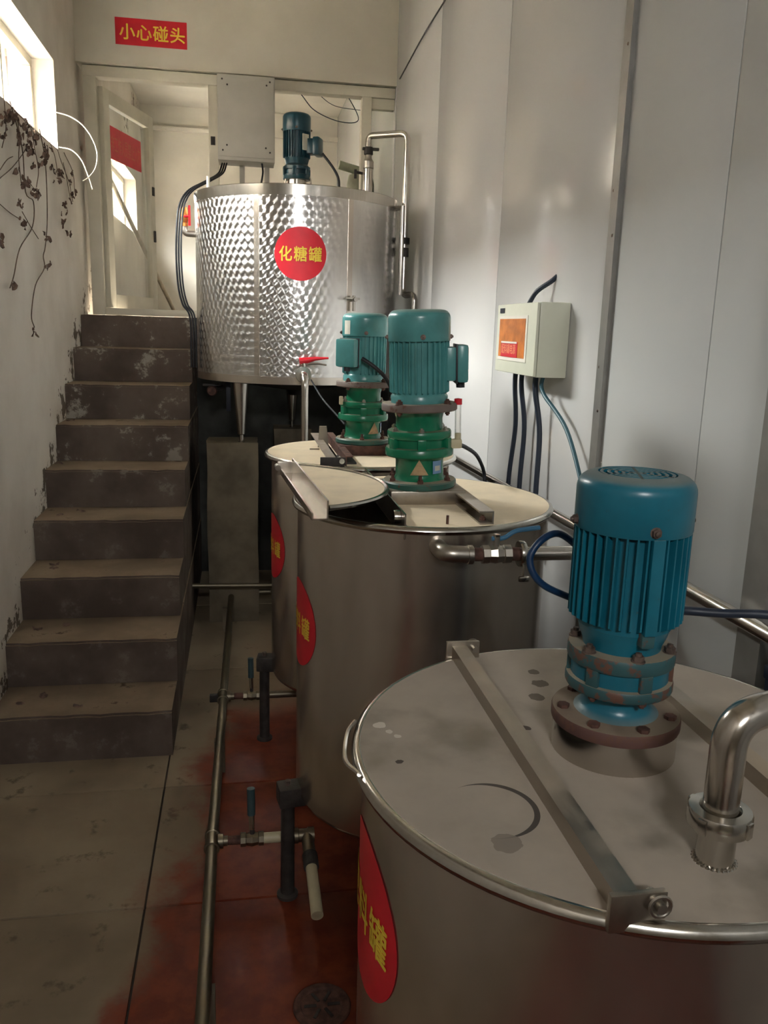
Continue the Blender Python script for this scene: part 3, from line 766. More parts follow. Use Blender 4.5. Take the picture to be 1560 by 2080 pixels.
def lid_plate(root, ctr, H, xc, side, name, mat, th=.004, rad=None):
    p = seg_poly(ctr, rad or R_RIM-.012, xc, side, 48)
    return MB().prism(p, H-.002, H+th).build(name, mat, root, smooth=20)
def angle_bar(root, name, mat, x, y0, y1, z, w_=.022, h=.024, t_=.0035, flip=1):
    mb = MB()
    mb.box(min(x, x+flip*t_), max(x, x+flip*t_), y0, y1, z, z+h)
    e0, e1 = x+flip*t_*(1 if w_ > 0 else 0), x+flip*w_
    mb.box(min(e0, e1), max(e0, e1), y0, y1, z+h-t_, z+h)
    return mb.build(name, mat, root, smooth=0)
def ybound(ctr, x, rad=None): return math.sqrt(max(0, (rad or R_RIM)**2-(x-ctr[0])**2))

# --- tank A lid: fixed plate, hinged half, angle bars, pipe stub
zA = H_A+.004
lid_plate(tA, TA, H_A, .386, 1, 'lid_plate', 'lidA')
fa_ = lid_plate(tA, TA, H_A, .362, -1, 'hinged_lid', 'lidA')
h = ybound(TA, .37)
angle_bar(tA, 'stiffening_bar', 'bar_dusty', .362, TA[1]-h+.008, TA[1]+h-.004, zA-.003, .0262, .026)
MB().box(.3885, .3905, TA[1]-h+.02, TA[1]+h-.01, zA-.002, zA+.003).build('seam_strip', 'iron', tA, smooth=0)
h2 = ybound(TA, .672)
angle_bar(tA, 'stiffening_bar', 'bar_dusty', .652, TA[1]-h2+.012, TA[1]+h2-.012, zA-.001, .026, .024)
for (yy, s_) in ((TA[1]-h+.004, -1), (TA[1]+h-.006, 1)):
    hb = MB().bbox(.352, .412, yy-.004, yy+.004, zA-.012, zA+.030, .0015).build('hinge_bracket', 'bar_dusty', tA)
    MB().cyl((.402, yy-.014, zA+.018), (.402, yy+.014, zA+.018), .0055, n=12).build('hinge_pin', 'steel_cast', hb)
    MB().tube([(.402+.011*cos(k*PI/8), yy+s_*.009, zA+.018+.011*sin(k*PI/8)) for k in range(16)], .0022, 6, closed=True).build('pin_loop', 'steel_cast', hb)
hp = [at(703, 1492, 'z', zA+.012), at(694, 1490, 'z', zA+.004)]
g0 = Vector((TA[0]+R_RIM*cos(R(163)), TA[1]+R_RIM*sin(R(163)), H_A+.006)); g1_ = Vector((TA[0]+R_RIM*cos(R(186)), TA[1]+R_RIM*sin(R(186)), H_A+.006))
o_ = Vector((-.012, -.006, -.004))
MB().tube(spline([g0, g0.lerp(g1_, .15)+o_*1.1, g0.lerp(g1_, .6)+o_*1.5, g1_], 6), .0035, 8).build('lid_handle', 'steel_pipe', fa_)
ps = at(1450, 1748, 'z', H_A+.002)
pp = thing('lid_inlet_pipe', (ps.x, ps.y, H_A+.002), 'polished inlet elbow with union nut rising from the dusty lid', 'pipe')
x, y, z = ps.x, ps.y, H_A+.002
MB().lathe([(.0205, 0), (.0205, .050), (.0185, .052), (0, .052)], (x, y, z), 28).build('stub', 'steel_rim', pp)
mb = MB()
for k in range(26):
    a = 2*PI*k/26; mb.lathe([(0, -.002), (.003, -.001), (.003, .002), (0, .0038)], (x+.0222*cos(a), y+.0222*sin(a), z), 6)
mb.build('weld_bead', 'steel_rim', pp)
un = MB().lathe([(.0215, .044), (.033, .044), (.0345, .047), (.0345, .062), (.033, .065), (.0225, .0665), (.02, .064)], (x, y, z), 36).build('union_nut', 'steel_rim', pp)
for k in range(4):
    a = .5+PI/2*k; MB().bbox(.0325, .0365, -.005, .005, .0455, .0635, .001).xform(Matrix.Translation((x, y, z)) @ Matrix.Rotation(a, 4, 'Z')).build('nut_lug', 'steel_rim', un)
end = Vector((x+.165, y+.02, z+.185))
MB().tube(fillet([(x, y, z+.05), (x, y, z+.172), (x+.075, y+.01, z+.18), end], .075, 12), .0190, 24).build('elbow', 'steel_pipe', pp)
dirn = (end-Vector((x+.075, y+.01, z+.18))).normalized()
MB().tube([end-dirn*.088, end-dirn*.080], .0245, 24).build('clamp_ring', 'steel_rim', pp)

# --- tank B: fixed lid, open mouth, loose half lid, motor bed, rails
zB = H_BC+.004
lid_plate(tB, TB, H_BC, .40, 1, 'lid_plate', 'lidBC')
h = ybound(TB, .395)
hpB = MB().box(.392, .396, TB[1]-h+.01, TB[1]+h-.01, H_BC-.03, H_BC+.034).build('hinge_plate', 'steel', tB, smooth=0)
for s_ in (-1, 1):
    yy = TB[1]+s_*(h-.07)
    MB().lathe([(.0, -.016), (.017, -.016), (.018, -.012), (.018, .0), (0, .0)], (.391, yy, H_BC+.014), 20, axis='x').build('hinge_knuckle', 'steel_rim', hpB)
bedB = MB().bbox(.402, .614, TB[1]-.095, TB[1]+.11, zB+.0, zB+.0375, .003).build('motor_bed', 'bar_dusty', tB)
angle_bar(tB, 'side_rail', 'bar_dusty', .618, TB[1]-.335, TB[1]+.20, zB, -.034, .034, .004)
tB.children[-1].name = 'side_rail'
# angle rail's foot flange lies on the lid
MB().box(.586, .618, TB[1]-.335, TB[1]+.20, zB, zB+.004).build('rail_foot', 'bar_dusty', tB, smooth=0)
MB().cyl((.505, TB[1]-.325, zB), (.505, TB[1]-.325, zB+.022), .0035, n=8).build('stud', 'rust', tB)
inst(BOLT[.0075]['rust'], tB, (.603-TB[0], -.30, zB+.004), name='bolt')
# loose half lid, upside down across the open mouth
lo = thing('loose_half_lid', (.18, TB[1], zB+.04), 'loose half lid with channel bar lying over the open tank mouth', 'lid')
chord = TB[0]-.395
pl = [( -(px-.395), -(py-TB[1])) for px, py in seg_poly(TB, R_RIM-.01, .395, -1, 48)]   # turned half round: straight edge at x=0, bulge to +x
M_ = Matrix.Translation((.180, TB[1]-.065, zB+.052)) @ Matrix.Rotation(R(4.5), 4, 'Z') @ Matrix.Rotation(R(1), 4, 'Y') @ Matrix.Rotation(R(.6), 4, 'X')
mb = MB().prism([(a*.84, b*.86) for a, b in pl], .0, .0035).xform(M_); mb.build('lid_plate', 'lidBC', lo)
arc = [Vector((a*.84, b*.86, .002)) for a, b in pl]
MB().tube([M_ @ p for p in arc], .007, 8).build('rolled_rim', 'steel_rim', lo)
hb = .86*ybound(TB, .395)
ch = MB().box(-.006, -.002, -hb, hb, -.026, .022).box(-.042, -.002, -hb, hb, -.026, -.022).box(-.042, -.038, -hb, hb, -.026, -.008).xform(M_).build('channel_bar', 'steel', lo, smooth=0)
MB().bbox(-.05, .0, hb-.008, hb, -.03, .012, .002).cyl((-.05, hb-.02, -.005), (-.05, hb+.01, -.005), .009, n=12).xform(M_).build('hinge_lug', 'steel_cast', lo)

# --- tank C lid
lid_plate(tC, TC_, H_BC, .352, 1, 'lid_plate', 'lidBC')
fC = lid_plate(tC, TC_, H_BC, .322, -1, 'hinged_lid', 'lidBC')
h = ybound(TC_, .34)
angle_bar(tC, 'stiffening_bar', 'bar_dusty', .318, TC_[1]-h+.02, TC_[1]+h-.02, zB-.001, -.03, .032)
angle_bar(tC, 'stiffening_bar', 'rust', .356, TC_[1]-h+.01, TC_[1]+h-.03, zB-.001, .026, .036)
MB().bbox(.268, .356, TC_[1]-h+.016, TC_[1]-h+.024, H_BC-.004, H_BC+.034, .002).build('hinge_bracket', 'iron', tC)
MB().cyl((.342, TC_[1]-h+.004, H_BC+.022), (.342, TC_[1]-h+.06, H_BC+.022), .010, n=14).build('hinge_pin', 'steel_rim', tC)
MB().prism([(.262, TC_[1]+.05), (.300, TC_[1]+.05), (.292, TC_[1]+.056), (.270, TC_[1]+.056)], zB, zB+.006).build('lid_tab', 'lidBC', tC, smooth=0)
MB().add([(.30, TC_[1]+.12, zB), (.345, TC_[1]+.12, zB), (.334, TC_[1]+.12, zB+.085), (.306, TC_[1]+.12, zB+.085), (.30, TC_[1]+.125, zB), (.345, TC_[1]+.125, zB), (.334, TC_[1]+.125, zB+.085), (.306, TC_[1]+.125, zB+.085)],
         [(0,1,2,3),(7,6,5,4),(0,4,5,1),(1,5,6,2),(2,6,7,3),(3,7,4,0)]).build('gusset_plate', 'lidBC', tC, smooth=0)
MB().bbox(.365, .575, TC_[1]-.10, TC_[1]+.11, zB, zB+.0375, .003).build('motor_bed', 'rust', tC)
MB().box(.345, .40, TC_[1]-.30, TC_[1]-.12, zB, zB+.006).build('rail_foot', 'iron', tC, smooth=0)

# --- outlet with ball valve on tank B
ov = thing('outlet_valve', (.56, 1.87, 1.165), 'ball valve with blue lever on the elbow outlet of a tank', 'valve')
y = 1.872; z = 1.173
sh = Vector((.475, TB[1]-ybound(TB, .475, R_SH), z+.004))
MB().tube(fillet([sh+Vector((0, .02, 0)), (.475, y, z+.003), (.540, y, z)], .05, 10), .021, 22).build('elbow', 'steel_cast', ov)
MB().lathe([(.020, 0), (.0235, .001), (.0235, .013), (.0205, .015)], (.532, y, z), 22, axis='x').build('elbow_collar', 'steel_cast', ov)
MB().lathe([(.0165, 0), (.0165, .024)], (.546, y, z), 18, axis='x').build('threaded_nipple', 'rust', ov)
vb = MB().lathe([(.016, 0), (.0235, .001), (.0235, .017), (.020, .019), (.0225, .03), (.024, .036), (.0225, .042), (.020, .053), (.0235, .055), (.0235, .072), (.016, .073)], (.568, y, z), 8, axis='x').build('valve_body', 'steel_cast', ov, smooth=25)
MB().lathe([(.0165, 0), (.0165, .022)], (.640, y, z), 18, axis='x').build('threaded_nipple', 'rust', ov)
MB().cyl((.604, y, z+.018), (.604, y, z+.044), .0085, n=14).build('stem', 'steel_cast', vb)
MB().lathe([(0, 0), (.0095, 0), (.0095, .006), (0, .007)], (.604, y, z+.044), 6).build('stem_nut', 'steel_rim', vb)
lv = MB().tube(fillet([(.592, y, z+.039), (.622, y, z+.038), (.650, y+.005, z+.057), (.715, y+.012, z+.062)], .02), .0058, 10).build('lever', 'bluehandle', ov)
cl = MB().lathe([(.018, 0), (.031, .001), (.0325, .004), (.0325, .013), (.031, .016), (.018, .017)], (.660, y, z), 28, axis='x').build('clamp_ring', 'steel_rim', ov)
MB().cyl((.668, y-.026, z-.02), (.668, y-.03, z-.052), .0035, n=8).build('clamp_bolt', 'steel_rim', cl)
MB().bbox(.655, .683, y-.035, y-.025, z-.062, z-.048, .004).build('wing_nut', 'steel_rim', cl)
MB().lathe([(.0175, 0), (.0175, .20)], (.677, y, z), 20, axis='x').build('feed_pipe', 'steel_pipe', ov)

# ================================================================== MELTING TANK (rear)
td = thing('melting_tank', (TD[0], TD[1], ZD0-.31), 'large engine-turned stainless melting tank lettered in yellow on red', 'tank')
cD = (TD[0], TD[1], 0)
sh_ = MB().lathe([(R_D, 0), (R_D, ZD1-ZD0-.05), (R_D-.004, ZD1-ZD0-.05)], (0,0,0), 128)
so = sh_.build('shell', 'turned', td, (0,0,0)); so.location = (0, 0, .31)
MB().lathe([(R_D-.004, ZD1-.055), (R_D+.003, ZD1-.055), (R_D+.004, ZD1-.004), (R_D-.002, ZD1), (.3, ZD1+.004), (0, ZD1+.006)], cD, 96).build('top_plate', 'steel_rim', td)
MB().lathe([(R_D+.002, ZD0-.004), (R_D+.003, ZD0+.036), (R_D-.002, ZD0+.037)], cD, 96).build('bottom_band', 'steel', td)
MB().lathe([(R_D+.002, ZD0-.004), (R_D-.03, ZD0-.006), (.06, ZD0-.07), (.05, ZD0-.10), (0, ZD0-.10)], cD, 64).build('bottom_plate', 'dark_plate', td)
for az in (245, 295):
    M_ = Matrix.Translation(cD) @ Matrix.Rotation(R(az), 4, 'Z')
    MB().box(R_D-.001, R_D+.003, -.014, .014, ZD0+.037, ZD1-.055).xform(M_).build('seam_strip', 'steel', td, smooth=0)
for i, az in enumerate((222, 342, 90)):
    a = R(az); b = Vector((TD[0]+.44*cos(a), TD[1]+.44*sin(a), 0))
    MB().lathe([(.048, ZD0+.005), (.022, 1.095), (.012, 1.09), (.012, 1.052), (.02, 1.050), (0, 1.05)], b, 24).build('leg', 'steel_pipe', td)
sticker(td, TD, R_D, 268, 2.06, .134, '化糖罐', .070, .02)
lt = at(712, 608, 'y', TD[1]-R_D+.02)
az_l = 296
M_ = Matrix.Translation((TD[0], TD[1], lt.z)) @ Matrix.Rotation(R(az_l), 4, 'Z')
tp = MB().cyl((R_D-.005, 0, 0), (R_D+.05, 0, 0), .012, n=14).cyl((R_D+.03, 0, .02), (R_D+.03, 0, -.06), .009, n=12).xform(M_).build('sample_tap', 'steel_rim', td)
MB().cyl((R_D+.038, -.06, .006), (R_D+.038, .03, .004), .0055, n=10).xform(M_).build('tap_handle', 'steel_rim', tp)
MB().cyl((-.05, -.0, 0), (.0, 0, 0), .001, n=6)
# white hose stub on the rim
MB().tube([(TD[0]+.55*cos(R(207)), TD[1]+.55*sin(R(207)), ZD1), (TD[0]+.55*cos(R(207)), TD[1]+.55*sin(R(207)), ZD1+.06)], .009, 10).build('vent_stub', 'white', td)

# pillars carrying the tank
for i, (az, lab) in enumerate(((222, 'square cement pillar under the tapered leg of the patterned tank'), (342, 'cement pillar under the patterned tank beside the white panel wall'), (90, 'cement pillar under the patterned tank against the dark pit wall'))):
    a = R(az); bx, by = TD[0]+.44*cos(a), TD[1]+.44*sin(a)
    if i == 0: x0, x1, y0, y1 = -.195, .088, 4.69, 4.95
    else: x0, x1, y0, y1 = bx-.12, min(bx+.12, .95), by-.12, by+.12
    bm = bmesh.new(); bmesh.ops.create_cube(bm, size=1)
    for v in bm.verts: v.co = Vector(((x0+x1)/2+v.co.x*(x1-x0), (y0+y1)/2+v.co.y*(y1-y0), .525+v.co.z*1.05))
    bmesh.ops.subdivide_edges(bm, edges=list(bm.edges), cuts=5, use_grid_fill=True)
    for v in bm.verts:
        if v.co.z > .02 and v.co.z < 1.05: v.co.x += sin(v.co.z*9+v.co.y*20)*.004; v.co.y += sin(v.co.z*7+v.co.x*17)*.004
    o = MB().frombm(bm).build('pillar', 'pillar', None, ((x0+x1)/2, (y0+y1)/2, 0), 30); tag(o, lab, 'pillar')

# brass valve on the tank's side
bv = thing('brass_valve', (-.255, TD[1]-.03, 2.185), 'brass ball valve with red lever on the patterned tank', 'valve')
x, y = -.306, TD[1]-.03
MB().tube(fillet([(-.245, y, 2.185), (x, y, 2.185), (x, y, 2.235)], .035, 8), .017, 16).build('elbow', 'steel_cast', bv)
bb = MB().lathe([(.012, 2.222), (.020, 2.224), (.020, 2.240), (.016, 2.242), (.0215, 2.258), (.0225, 2.28), (.020, 2.30), (.018, 2.325), (.012, 2.326)], (x, y, 0), 10).build('valve_body', 'brass', bv, smooth=25)
MB().bbox(x+.022, x+.036, y-.03, y-.022, 2.225, 2.335, .004).cyl((x, y-.02, 2.275), (x+.029, y-.026, 2.275), .007, n=8).build('lever', 'redplastic', bv)

# drain cock under the tank
dc = thing('drain_cock', (-.155, 4.86, 1.30), 'rusty drain cock hanging under the patterned tank near the stair flank', 'valve')
MB().tube(fillet([(-.10, 4.95, ZD0+.0), (-.10, 4.95, 1.335), (-.165, 4.86, 1.335)], .03), .014, 12).build('pipe', 'iron', dc)
MB().lathe([(0, -.03), (.024, -.028), (.03, -.01), (.03, .012), (.022, .03), (0, .031)], (-.165, 4.86, 1.325), 16, axis='y').build('valve_body', 'rust', dc)
MB().bbox(-.215, -.12, 4.845, 4.857, 1.352, 1.364, .003).build('lever', 'iron', dc)
st_ = MB().bbox(-.085, -.060, 4.80, 4.806, 1.215, ZD0+.0, .002).build('hanger_strap', 'navy', dc)

# outlet: butterfly valve with red handle and its down-pipe behind the tanks
dp = thing('outlet_down_pipe', (.315, 4.27, 0), 'polished down-pipe with red-handled butterfly valve below the patterned tank', 'pipe')
x, y = .318, 4.27; zv = 1.452
MB().tube(fillet([(x, TD[1]-R_D+.03, zv), (x, y, zv), (x, y, 1.0), (x, y, .12)], .06, 10), .019, 20).build('pipe', 'steel_pipe', dp)
MB().lathe([(.0, .0), (.032, .0), (.032, .012), (0, .012)], (x, y, 0.108), 24).build('foot', 'iron', dp)
bf = MB().lathe([(.020, -.016), (.040, -.015), (.042, -.008), (.042, .008), (.040, .015), (.020, .016)], (x, 4.385, zv), 30, axis='y').build('butterfly_valve', 'steel_rim', dp)
MB().cyl((x, 4.385, zv+.04), (x, 4.385, zv+.062), .011, n=14).build('stem', 'steel_rim', bf)
hd = MB().tube([(x-.022, 4.383, zv+.070), (x+.02, 4.381, zv+.074), (x+.06, 4.375, zv+.083), (x+.128, 4.365, zv+.088)], [.017, .015, .010, .005], 12).build('handle', 'redplastic', bf)
MB().tube([(x+.02, 4.38, zv+.056), (x+.075, 4.372, zv+.058), (x+.118, 4.366, zv+.052)], [.006, .005, .004], 8).build('trigger', 'steel_cast', hd)

# overflow pipe loop on the right of the melting tank
lp = thing('overflow_pipe', (.725, TD[1]-.02, ZD1), 'looped polished pipe rising from the patterned tank beside the panel wall', 'pipe')
y = TD[1]-.02
MB().cyl((.725, y, ZD1-.01), (.725, y, 2.63), .0265, n=20).build('riser', 'steel_pipe', lp)
MB().lathe([(.0265, 2.585), (.031, 2.59), (.031, 2.625), (.0265, 2.63), (.018, 2.645), (.018, 2.665)], (.725, y, 0), 20).build('reducer', 'steel_cast', lp)
vv = MB().lathe([(.02, 2.66), (.026, 2.663), (.026, 2.70), (.02, 2.703)], (.725, y, 0), 10).build('valve_body', 'iron', lp)
MB().bbox(.69, .785, y-.012, y+.012, 2.685, 2.70, .004).build('valve_lever', 'iron', vv)
MB().cyl((.695, y, 2.56), (.655, y, 2.565), .008, n=10).bbox(.645, .66, y-.008, y+.008, 2.53, 2.58, .003).build('sample_cock', 'iron', lp)
MB().tube(fillet([(.725, y, 2.70), (.725, y, 2.762), (.925, y-.13, 2.762), (.925, y-.13, 1.885), (.975, y-.22, 1.895), (.975, y-.22, 1.50)], .045, 8), .0185, 16).build('loop_pipe', 'steel_pipe', lp)
MB().lathe([(.019, 2.17), (.030, 2.172), (.030, 2.205), (.019, 2.207)], (.925, y-.13, 0), 20).build('union_nut', 'iron', lp)
MB().lathe([(.019, 2.10), (.026, 2.102), (.026, 2.15), (.019, 2.152)], (.925, y-.13, 0), 20).build('union_nut', 'iron', lp)
MB().tube(fillet([(.885, y-.26, 2.36), (.885, y-.26, 1.885)], .02), .0135, 14).build('return_pipe', 'steel_pipe', lp)
MB().tube(fillet([(.80, y-.10, 2.35), (.885, y-.26, 2.352), (.885, y-.26, 2.3)], .02), .0135, 14).build('return_stub', 'steel_pipe', lp)

# ================================================================== ELECTRICS
cb = thing('wall_cabinet', (.043, YB-.02, 2.69), 'plain grey steel cabinet fixed between the door and the open frame', 'cabinet')
x0, x1, y0, y1, z0, z1 = -.130, .216, YB-.2, YB-.006, 2.682, 3.168
MB().bbox(x0, x1, y0, y1, z0, z1, .004).build('body', 'cabinet', cb)
dr = MB().bbox(x0+.006, x1-.006, y0-.006, y0, z0+.02, z1-.004, .002).build('door', 'cabinet', cb)
for px, pz in ((x0+.03, z0+.055), (x0+.055, z0+.085), (x1-.03, z0+.055), (x1-.055, z0+.08), (x0+.03, z1-.03), (x0+.06, z1-.06), (x1-.03, z1-.03), (x1-.05, z1-.05)):
    MB().lathe([(0, -.004), (.0045, -.003), (.0055, 0)], (px, y0-.006, pz), 10, axis='y').build('screw', 'iron', dr)
for px in (x0+.13, x1-.06):
    MB().box(px, px+.032, y1-.025, y1-.02, Z_UP+.045, z0).build('support_strip', 'cabinet', cb, smooth=0)

eb = thing('control_box', (.95, 2.7, 1.57), 'pale green control box with orange window on the white panel wall', 'control box')
x0, x1, y0, y1, z0, z1 = .902, XR-.001, 2.497, 2.905, 1.563, 1.792
MB().bbox(x0, x1, y0, y1, z0, z1, .004).build('body', 'boxpaint', eb)
dr = MB().bbox(x0-.010, x0-.0005, y0+.002, y1-.002, z0+.002, z1-.002, .003).build('door', 'boxpaint', eb)
xf = x0-.0105
wn = MB().box(xf-.002, xf+.001, 2.575, 2.872, 1.605, 1.752).build('window_surround', 'white', dr, smooth=0)
MB().box(xf-.0032, xf, 2.590, 2.860, 1.617, 1.742).build('window_film', 'film', wn, smooth=0)
MB().box(xf-.002, xf, 2.822, 2.868, 1.762, 1.778).build('badge', 'navy', dr, smooth=0)
lb = MB().box(xf-.0045, xf-.003, 2.655, 2.828, 1.617, 1.668).build('red_label', 'red', wn, smooth=0)
vs_, fs = text_mesh('配料罐电源', .030, .0)
MB().add([(xf-.0048, 2.746-p.x, 1.644+p.y*1.15) for p in vs_], fs).build('lettering', 'oranget', lb, smooth=0)
MB().box(xf-.006, xf-.0045, 2.66, 2.825, 1.662, 1.668).build('label_curl', 'white', lb, smooth=0)
zc = 1.563
for i, (px, py, xx, r_, mt, lab, end_) in enumerate((
    (1040, 765, .955, .0085, 'cable', 'dark cable hanging from the far end of the control box', (1033, 975)),
    (1058, 765, .945, .0085, 'cable', 'dark cable hanging second along under the control box', (1055, 985)),
    (1098, 768, .950, .009, 'cable', 'thick dark cable hanging near the middle of the control box', (1088, 1003)),
    (1114, 768, .935, .0065, 'tealcable', 'slim teal cable leaving the control box towards the blue-teal motor', (1185, 1000)))):
    yy = (2.84, 2.77, 2.63, 2.56)[i]; xx = .95
    e_ = at(end_[0], end_[1], 'x', .965)
    p0 = Vector((xx, yy, zc+.012)); p3 = e_
    mid = p0.lerp(p3, .5)+Vector((.012, 0, 0))
    pts = [p0, p0+Vector((0, 0, -.06)), mid, p3, p3+Vector((0, -.02 if i < 3 else -.1, -.2 if i < 3 else -.14))]
    cable('power_cable', mt, pts, r_, lab)
hole = at(1130, 560, 'x', XR)
cable('supply_cable', 'cable', [(XR+.005, hole.y, hole.z), (XR-.012, hole.y+.012, hole.z-.018), (.955, hole.y+.05, hole.z-.05), (.94, hole.y+.085, 1.785)], .008, 'dark supply cable arching from the panel wall into the control box')

# motor leads
lA = mA.location
cable('motor_lead', 'bluecable', [lA+Vector((-.02, .10, .26)), lA+Vector((-.06, .10, .288)), lA+Vector((-.094, .085, .282)), lA+Vector((-.110, .08, .255)), lA+Vector((-.092, .075, .222)), lA+Vector((-.03, .09, .19))], .0052, 'blue lead looping beside the blue-teal motor')
rA = [at(1345, 1238, 'y', 1.09), at(1400, 1241, 'y', 1.09), at(1470, 1246, 'y', 1.07), at(1560, 1249, 'y', 1.04), at(1700, 1270, 'y', 1.0), at(1760, 1420, 'y', 1.0)]
cable('motor_lead', 'cable', rA, .0068, 'dark lead running from the blue-teal motor towards the panel wall')
jb = mC.location+Vector((.115*cos(R(228)), .115*sin(R(228)), .335))
q = [at(735, 728, 'y', 3.07), at(760, 745, 'y', 3.055), at(785, 770, 'y', 3.05), at(803, 810, 'y', 3.05), at(832, 880, 'y', 3.05)]
cable('motor_lead', 'black', q, .0075, 'black lead across the fins of the motor with the white plate')
q = [at(922, 900, 'y', 2.5), at(945, 908, 'y', 2.7), at(968, 925, 'y', 2.9), at(982, 955, 'y', 3.0), at(985, 985, 'y', 3.0)]
cable('motor_lead', 'black', q, .007, 'black lead curving down behind the dusty lid with the red-capped motor')
q = [at(632, 772, 'y', 4.3), at(655, 810, 'y', 4.1), at(690, 850, 'y', 3.75), at(700, 862, 'y', 3.6)]
cable('motor_lead', 'black', q, .004, 'thin black lead slanting below the patterned tank')
lD = mD.location
cable('motor_lead', 'black', [at(655, 312, 'y', 4.98), at(676, 340, 'y', 4.96), at(687, 362, 'y', 4.95), at(689, 385, 'y', 4.93)], .0075, 'black lead from the small dark motor down to the tank top')
# bundle from the cabinet over the tank's flank to the stair head
for i, (off, r_) in enumerate(((0, .009), (1, .009), (2, .008))):
    d = off*.018
    nrm = Vector((.92, -.39, 0))*((off-1)*.0150)    # three parallel runs of one path, shifted across its plane
    pts = [at(456, 332, 'y', 5.60), at(448, 352, 'y', 5.48), at(422, 368, 'y', 5.28), at(386, 388, 'y', 5.08), at(369, 418, 'y', 4.96), at(364, 460, 'y', 4.93), at(363, 520, 'y', 4.925), at(367, 580, 'y', 4.925), at(376, 618, 'y', 4.925), Vector((-.268, 4.925, 1.72)), Vector((-.267, 4.93, 1.45))]
    pts = [p+nrm for p in pts]
    lab = ('black cable bundled from the grey cabinet, outermost loop beside the tank', 'black cable bundled from the grey cabinet, middle loop beside the tank', 'black cable bundled from the grey cabinet, loop closest to the tank shell')[i]
    cable('cabinet_cable', 'black', pts, r_*.6, lab)
cable('cabinet_cable', 'black', [at(532, 332, 'y', 5.6), at(534, 350, 'y', 5.58), at(531, 372, 'y', 5.5)], .006, 'short black cable dropping from the grey cabinet behind the tank rim')
cable('hanging_wire', 'cable', [at(612, 192, 'y', 5.82), at(640, 225, 'y', 5.82), at(690, 247, 'y', 5.82), at(728, 243, 'y', 5.82), at(704, 190, 'y', 5.82)], .003, 'loose thin wire looping in the open frame behind the dark motor')
cable('hanging_wire', 'cable', [at(645, 190, 'y', 5.83), at(680, 215, 'y', 5.83), at(738, 225, 'y', 5.83)], .002, 'single thin wire sagging across the open frame')
cable('wall_wire', 'black', [at(908, -6, 'x', XR-.006), at(860, 72, 'x', XR-.006), at(812, 160, 'x', XR-.006)], .004, 'thin black wire strung along the top of the panel wall')

# ================================================================== LONG PIPES
a0 = Vector((.945, 4.05, 1.13)); a1_ = Vector((.945, .55, 1.185))
rp = thing('wall_pipe', (.945, 2.3, 1.0), 'long polished steel pipe running level along the white panel wall', 'pipe')
MB().cyl(a0, a1_, .0155, n=20).build('pipe', 'steel_pipe', rp)
for yy in (3.55, 1.9, .8):
    zz = 1.13+(4.05-yy)/3.5*.055
    MB().cyl((.945, yy, zz-.014), (XR, yy, zz-.04), .005, n=8).build('bracket', 'steel_cast', rp)
fp = thing('floor_drain_pipe', (-.1, 3.0, 0), 'long grimy drain pipe with two lever valves above the floor', 'pipe')
zf = .15
MB().cyl((-.068, 4.76, zf), (-.100, 2.318, zf), .0175, n=18).cyl((-.100, 2.318, zf), (-.099, -.9, zf), .0175, n=18).build('pipe', 'galv', fp)
MB().cyl((-.04, 4.76, zf+.004), (.16, 4.76, zf+.004), .0165, n=16).build('end_branch', 'galv', fp)
MB().lathe([(.0175, 0), (.022, .001), (.022, .05), (.0175, .051)], (-.085, 4.76, zf), 16, axis='x').build('tee', 'galv', fp)
for yy in (4.55, 3.0, 1.75, .4):
    MB().box(-.115, -.075, yy-.015, yy+.015, 0, zf-.0165).build('support_block', 'pillar', fp, smooth=0)
